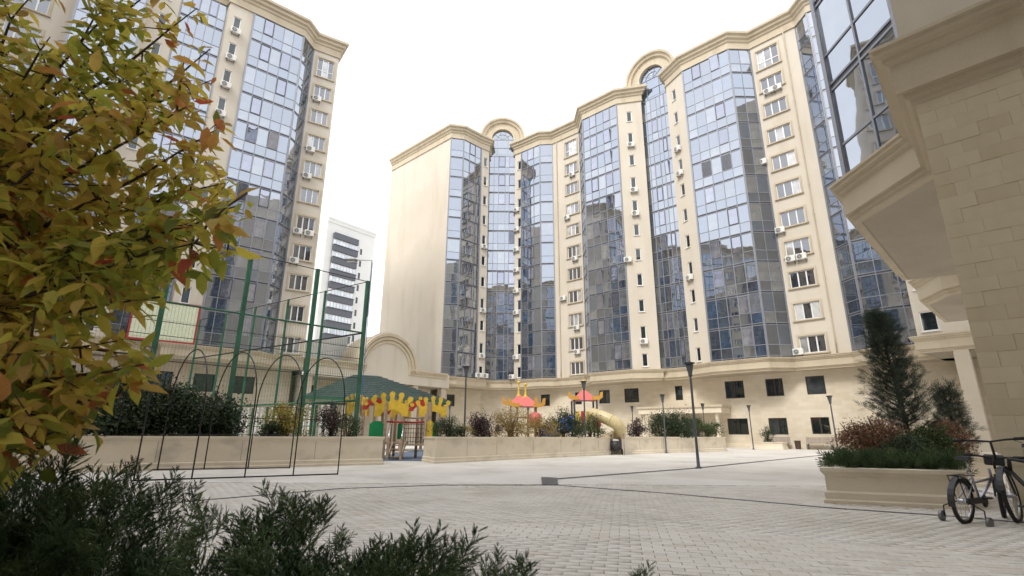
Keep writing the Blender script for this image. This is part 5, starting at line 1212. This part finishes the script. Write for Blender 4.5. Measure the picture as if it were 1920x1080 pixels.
# crown outline the leaves keep inside (right-hand edge by height in the view)
LV = np.array([(0, 0, 0), (.28, .20, .05), (.30, 0, .0), (.28, -.20, .05), (.62, .19, .05), (.64, 0, .0), (.62, -.19, .05), (1.0, 0, -.06)]); LV[:, 0] += .08
LFt = np.array([(0, 2, 1), (0, 3, 2), (1, 2, 5), (1, 5, 4), (2, 3, 6), (2, 6, 5), (4, 5, 7), (5, 6, 7)])
Lp_ = []
for p in tw_pts:
    for q in range(3 if rng.random() < .75 else 4):
        v = p+Vector(rng.normal(0, .022, 3)); d = v-Vector((0, 0, CH)); dep = d.dot(FW)
        px, py = 960+FPX*d.dot(RT)/dep, 540-FPX*d.dot(UP)/dep
        if py > 880 or px > np.interp(py, edge_y, edge_x)+rng.normal(0, 14): continue
        Lp_.append((v, dep, -90 < px < 500 and -60 < py < 900))
nn = len(Lp_); Dl = rng.normal(size=(nn, 3))*np.array([.8, .8, .5])+np.array([.25, 0, -.42]); Dl /= np.linalg.norm(Dl, axis=1, keepdims=True)
up_ = rng.normal(size=(nn, 3))*.45+np.array([0, -.35, 1]); Yl = np.cross(up_, Dl); Yl /= np.linalg.norm(Yl, axis=1, keepdims=True); Zl = np.cross(Dl, Yl); RL = np.stack([Dl, Yl, Zl], -1); SL = rng.uniform(.045, .095, nn)
# colour patches: neighbouring leaves turn together
cp = np.array([tuple(v) for v, _, _ in Lp_]); hue = (.46+.20*np.sin(cp[:, 0]*4.1+cp[:, 2]*2.3)+.14*np.sin(cp[:, 2]*5.7-cp[:, 0]*1.7)+rng.normal(0, .17, nn)).clip(0.01, .99)
idx = sorted([i for i in range(nn) if Lp_[i][2]], key=lambda i: -SL[i]/Lp_[i][1])[:300]; si = set(idx)
lmesh = []
for k in range(10):
    cu = LV.copy(); cu[:, 2] += -.12*cu[:, 0]**2*(k % 3)+(.03*(k % 2))*np.abs(cu[:, 1])*6; cu[:, 1] *= .9+.08*(k % 4)
    lmesh.append(cu)
for i in idx:
    M = Matrix([[*RL[i][0]*SL[i], cp[i][0]], [*RL[i][1]*SL[i], cp[i][1]], [*RL[i][2]*SL[i], cp[i][2]], [0, 0, 0, 1]])
    b = i % 10
    if isinstance(lmesh[b], np.ndarray): lmesh[b] = np_mesh('leaf', lmesh[b], LFt, 'autumn_leaf', None)
    add('leaf', lmesh[b], tree, M)
ri = np.array([i for i in range(nn) if i not in si])
stuff(add('foliage', scatter(LV, LFt, RL[ri], SL[ri], cp[ri], 'foliage', 'autumn_leaf', hue[ri]), tree))

# ================================================================== foreground junipers
mb = MB(); mb.prism([(-3.6, .9), (-.05, .75), (.35, 1.35), (.1, 1.9), (-1.1, 2.5), (-3.6, 2.9)], -.01, .09, 'soil'); struct('soil_bed', mb)
def juniper(label, c, rad, nn, smin, smax, group='junipers in the foreground'):
    t = thing('juniper', label, 'shrub', (c[0], c[1], .08), 0, group); c = np.array(c)
    u = rng.normal(size=(nn, 3)); u[:, 2] = np.abs(u[:, 2])*1.0+.05; u /= np.linalg.norm(u, axis=1, keepdims=True); r_ = rng.uniform(.35, 1.0, nn)**.55
    lump = 1+.16*np.sin(u[:, 0]*7+c[0]*5)+.14*np.sin(u[:, 1]*6+u[:, 2]*5)
    P = c+u*np.array(rad)*(r_*lump)[:, None]; D = u*np.array([.75, .75, .5])+rng.normal(0, .28, (nn, 3))+np.array([0, 0, .55]); S = rng.uniform(smin, smax, nn)
    P = P-D/np.linalg.norm(D, axis=1, keepdims=True)*S[:, None]*.6; P[:, 2] = np.maximum(P[:, 2], .08)
    sprays('crown', P, D, S, 'leaf_juniper', t); mb = MB()
    for k in range(16):
        i = rng.integers(0, nn); e = P[i]; mb.tube([(c[0], c[1], .05), ((c[0]+e[0])/2, (c[1]+e[1])/2, .05+(e[2]-.05)*.4), tuple(e)], [.014, .010, .004], 'brown_bark', 5)
    add('branches', mb, t)
juniper('dense dark juniper under the yellow tree in the lower left corner', (-1.62, 1.75, .10), (.76, .62, .82), 2000, .06, .17)
juniper('juniper with upright feathery shoots at the bottom, left of centre', (-.52, 1.50, .08), (.56, .42, .70), 2000, .06, .155)
juniper('low juniper shoots at the bottom edge right of the feathery juniper', (-.06, 1.30, .05), (.26, .22, .63), 520, .06, .14)
juniper('lowest juniper shoots peeking over the bottom edge on the right', (.29, 1.25, .05), (.11, .09, .62), 70, .06, .13)

# fallen leaves blown against the beds and along the drains
P = []
for a_, b_, k in ((LB0, LB1, 26), (MB0, MB1, 26), (TB0, TB1, 16), (f0, f1, 22), (Vector(G(1250, 927)[:2]), Vector(G(1480, 948)[:2]), 10), (Vector(G(640, 918)[:2]), Vector(G(1016, 911)[:2]), 12)):
    d = (b_-a_).normalized(); n_ = Vector((d.y, -d.x))
    for j in range(k): q = a_.lerp(b_, rng.random())+n_*(.09+abs(rng.normal(0, .22))); P.append((q.x, q.y, .026))
P = np.array(P); nn = len(P); an = rng.uniform(0, 6.28, nn); Rm = np.zeros((nn, 3, 3)); Rm[:, 0, 0] = np.cos(an); Rm[:, 0, 1] = -np.sin(an); Rm[:, 1, 0] = np.sin(an); Rm[:, 1, 1] = np.cos(an); Rm[:, 2, 2] = 1
fl_ = stuff(add('fallen_leaves', scatter(LV, LFt, Rm, rng.uniform(.04, .075, nn), P, 'fallen_leaves', 'autumn_leaf', rng.uniform(.4, .95, nn))))
tag(fl_, 'dry autumn leaves scattered along the beds and drains', 'leaves')
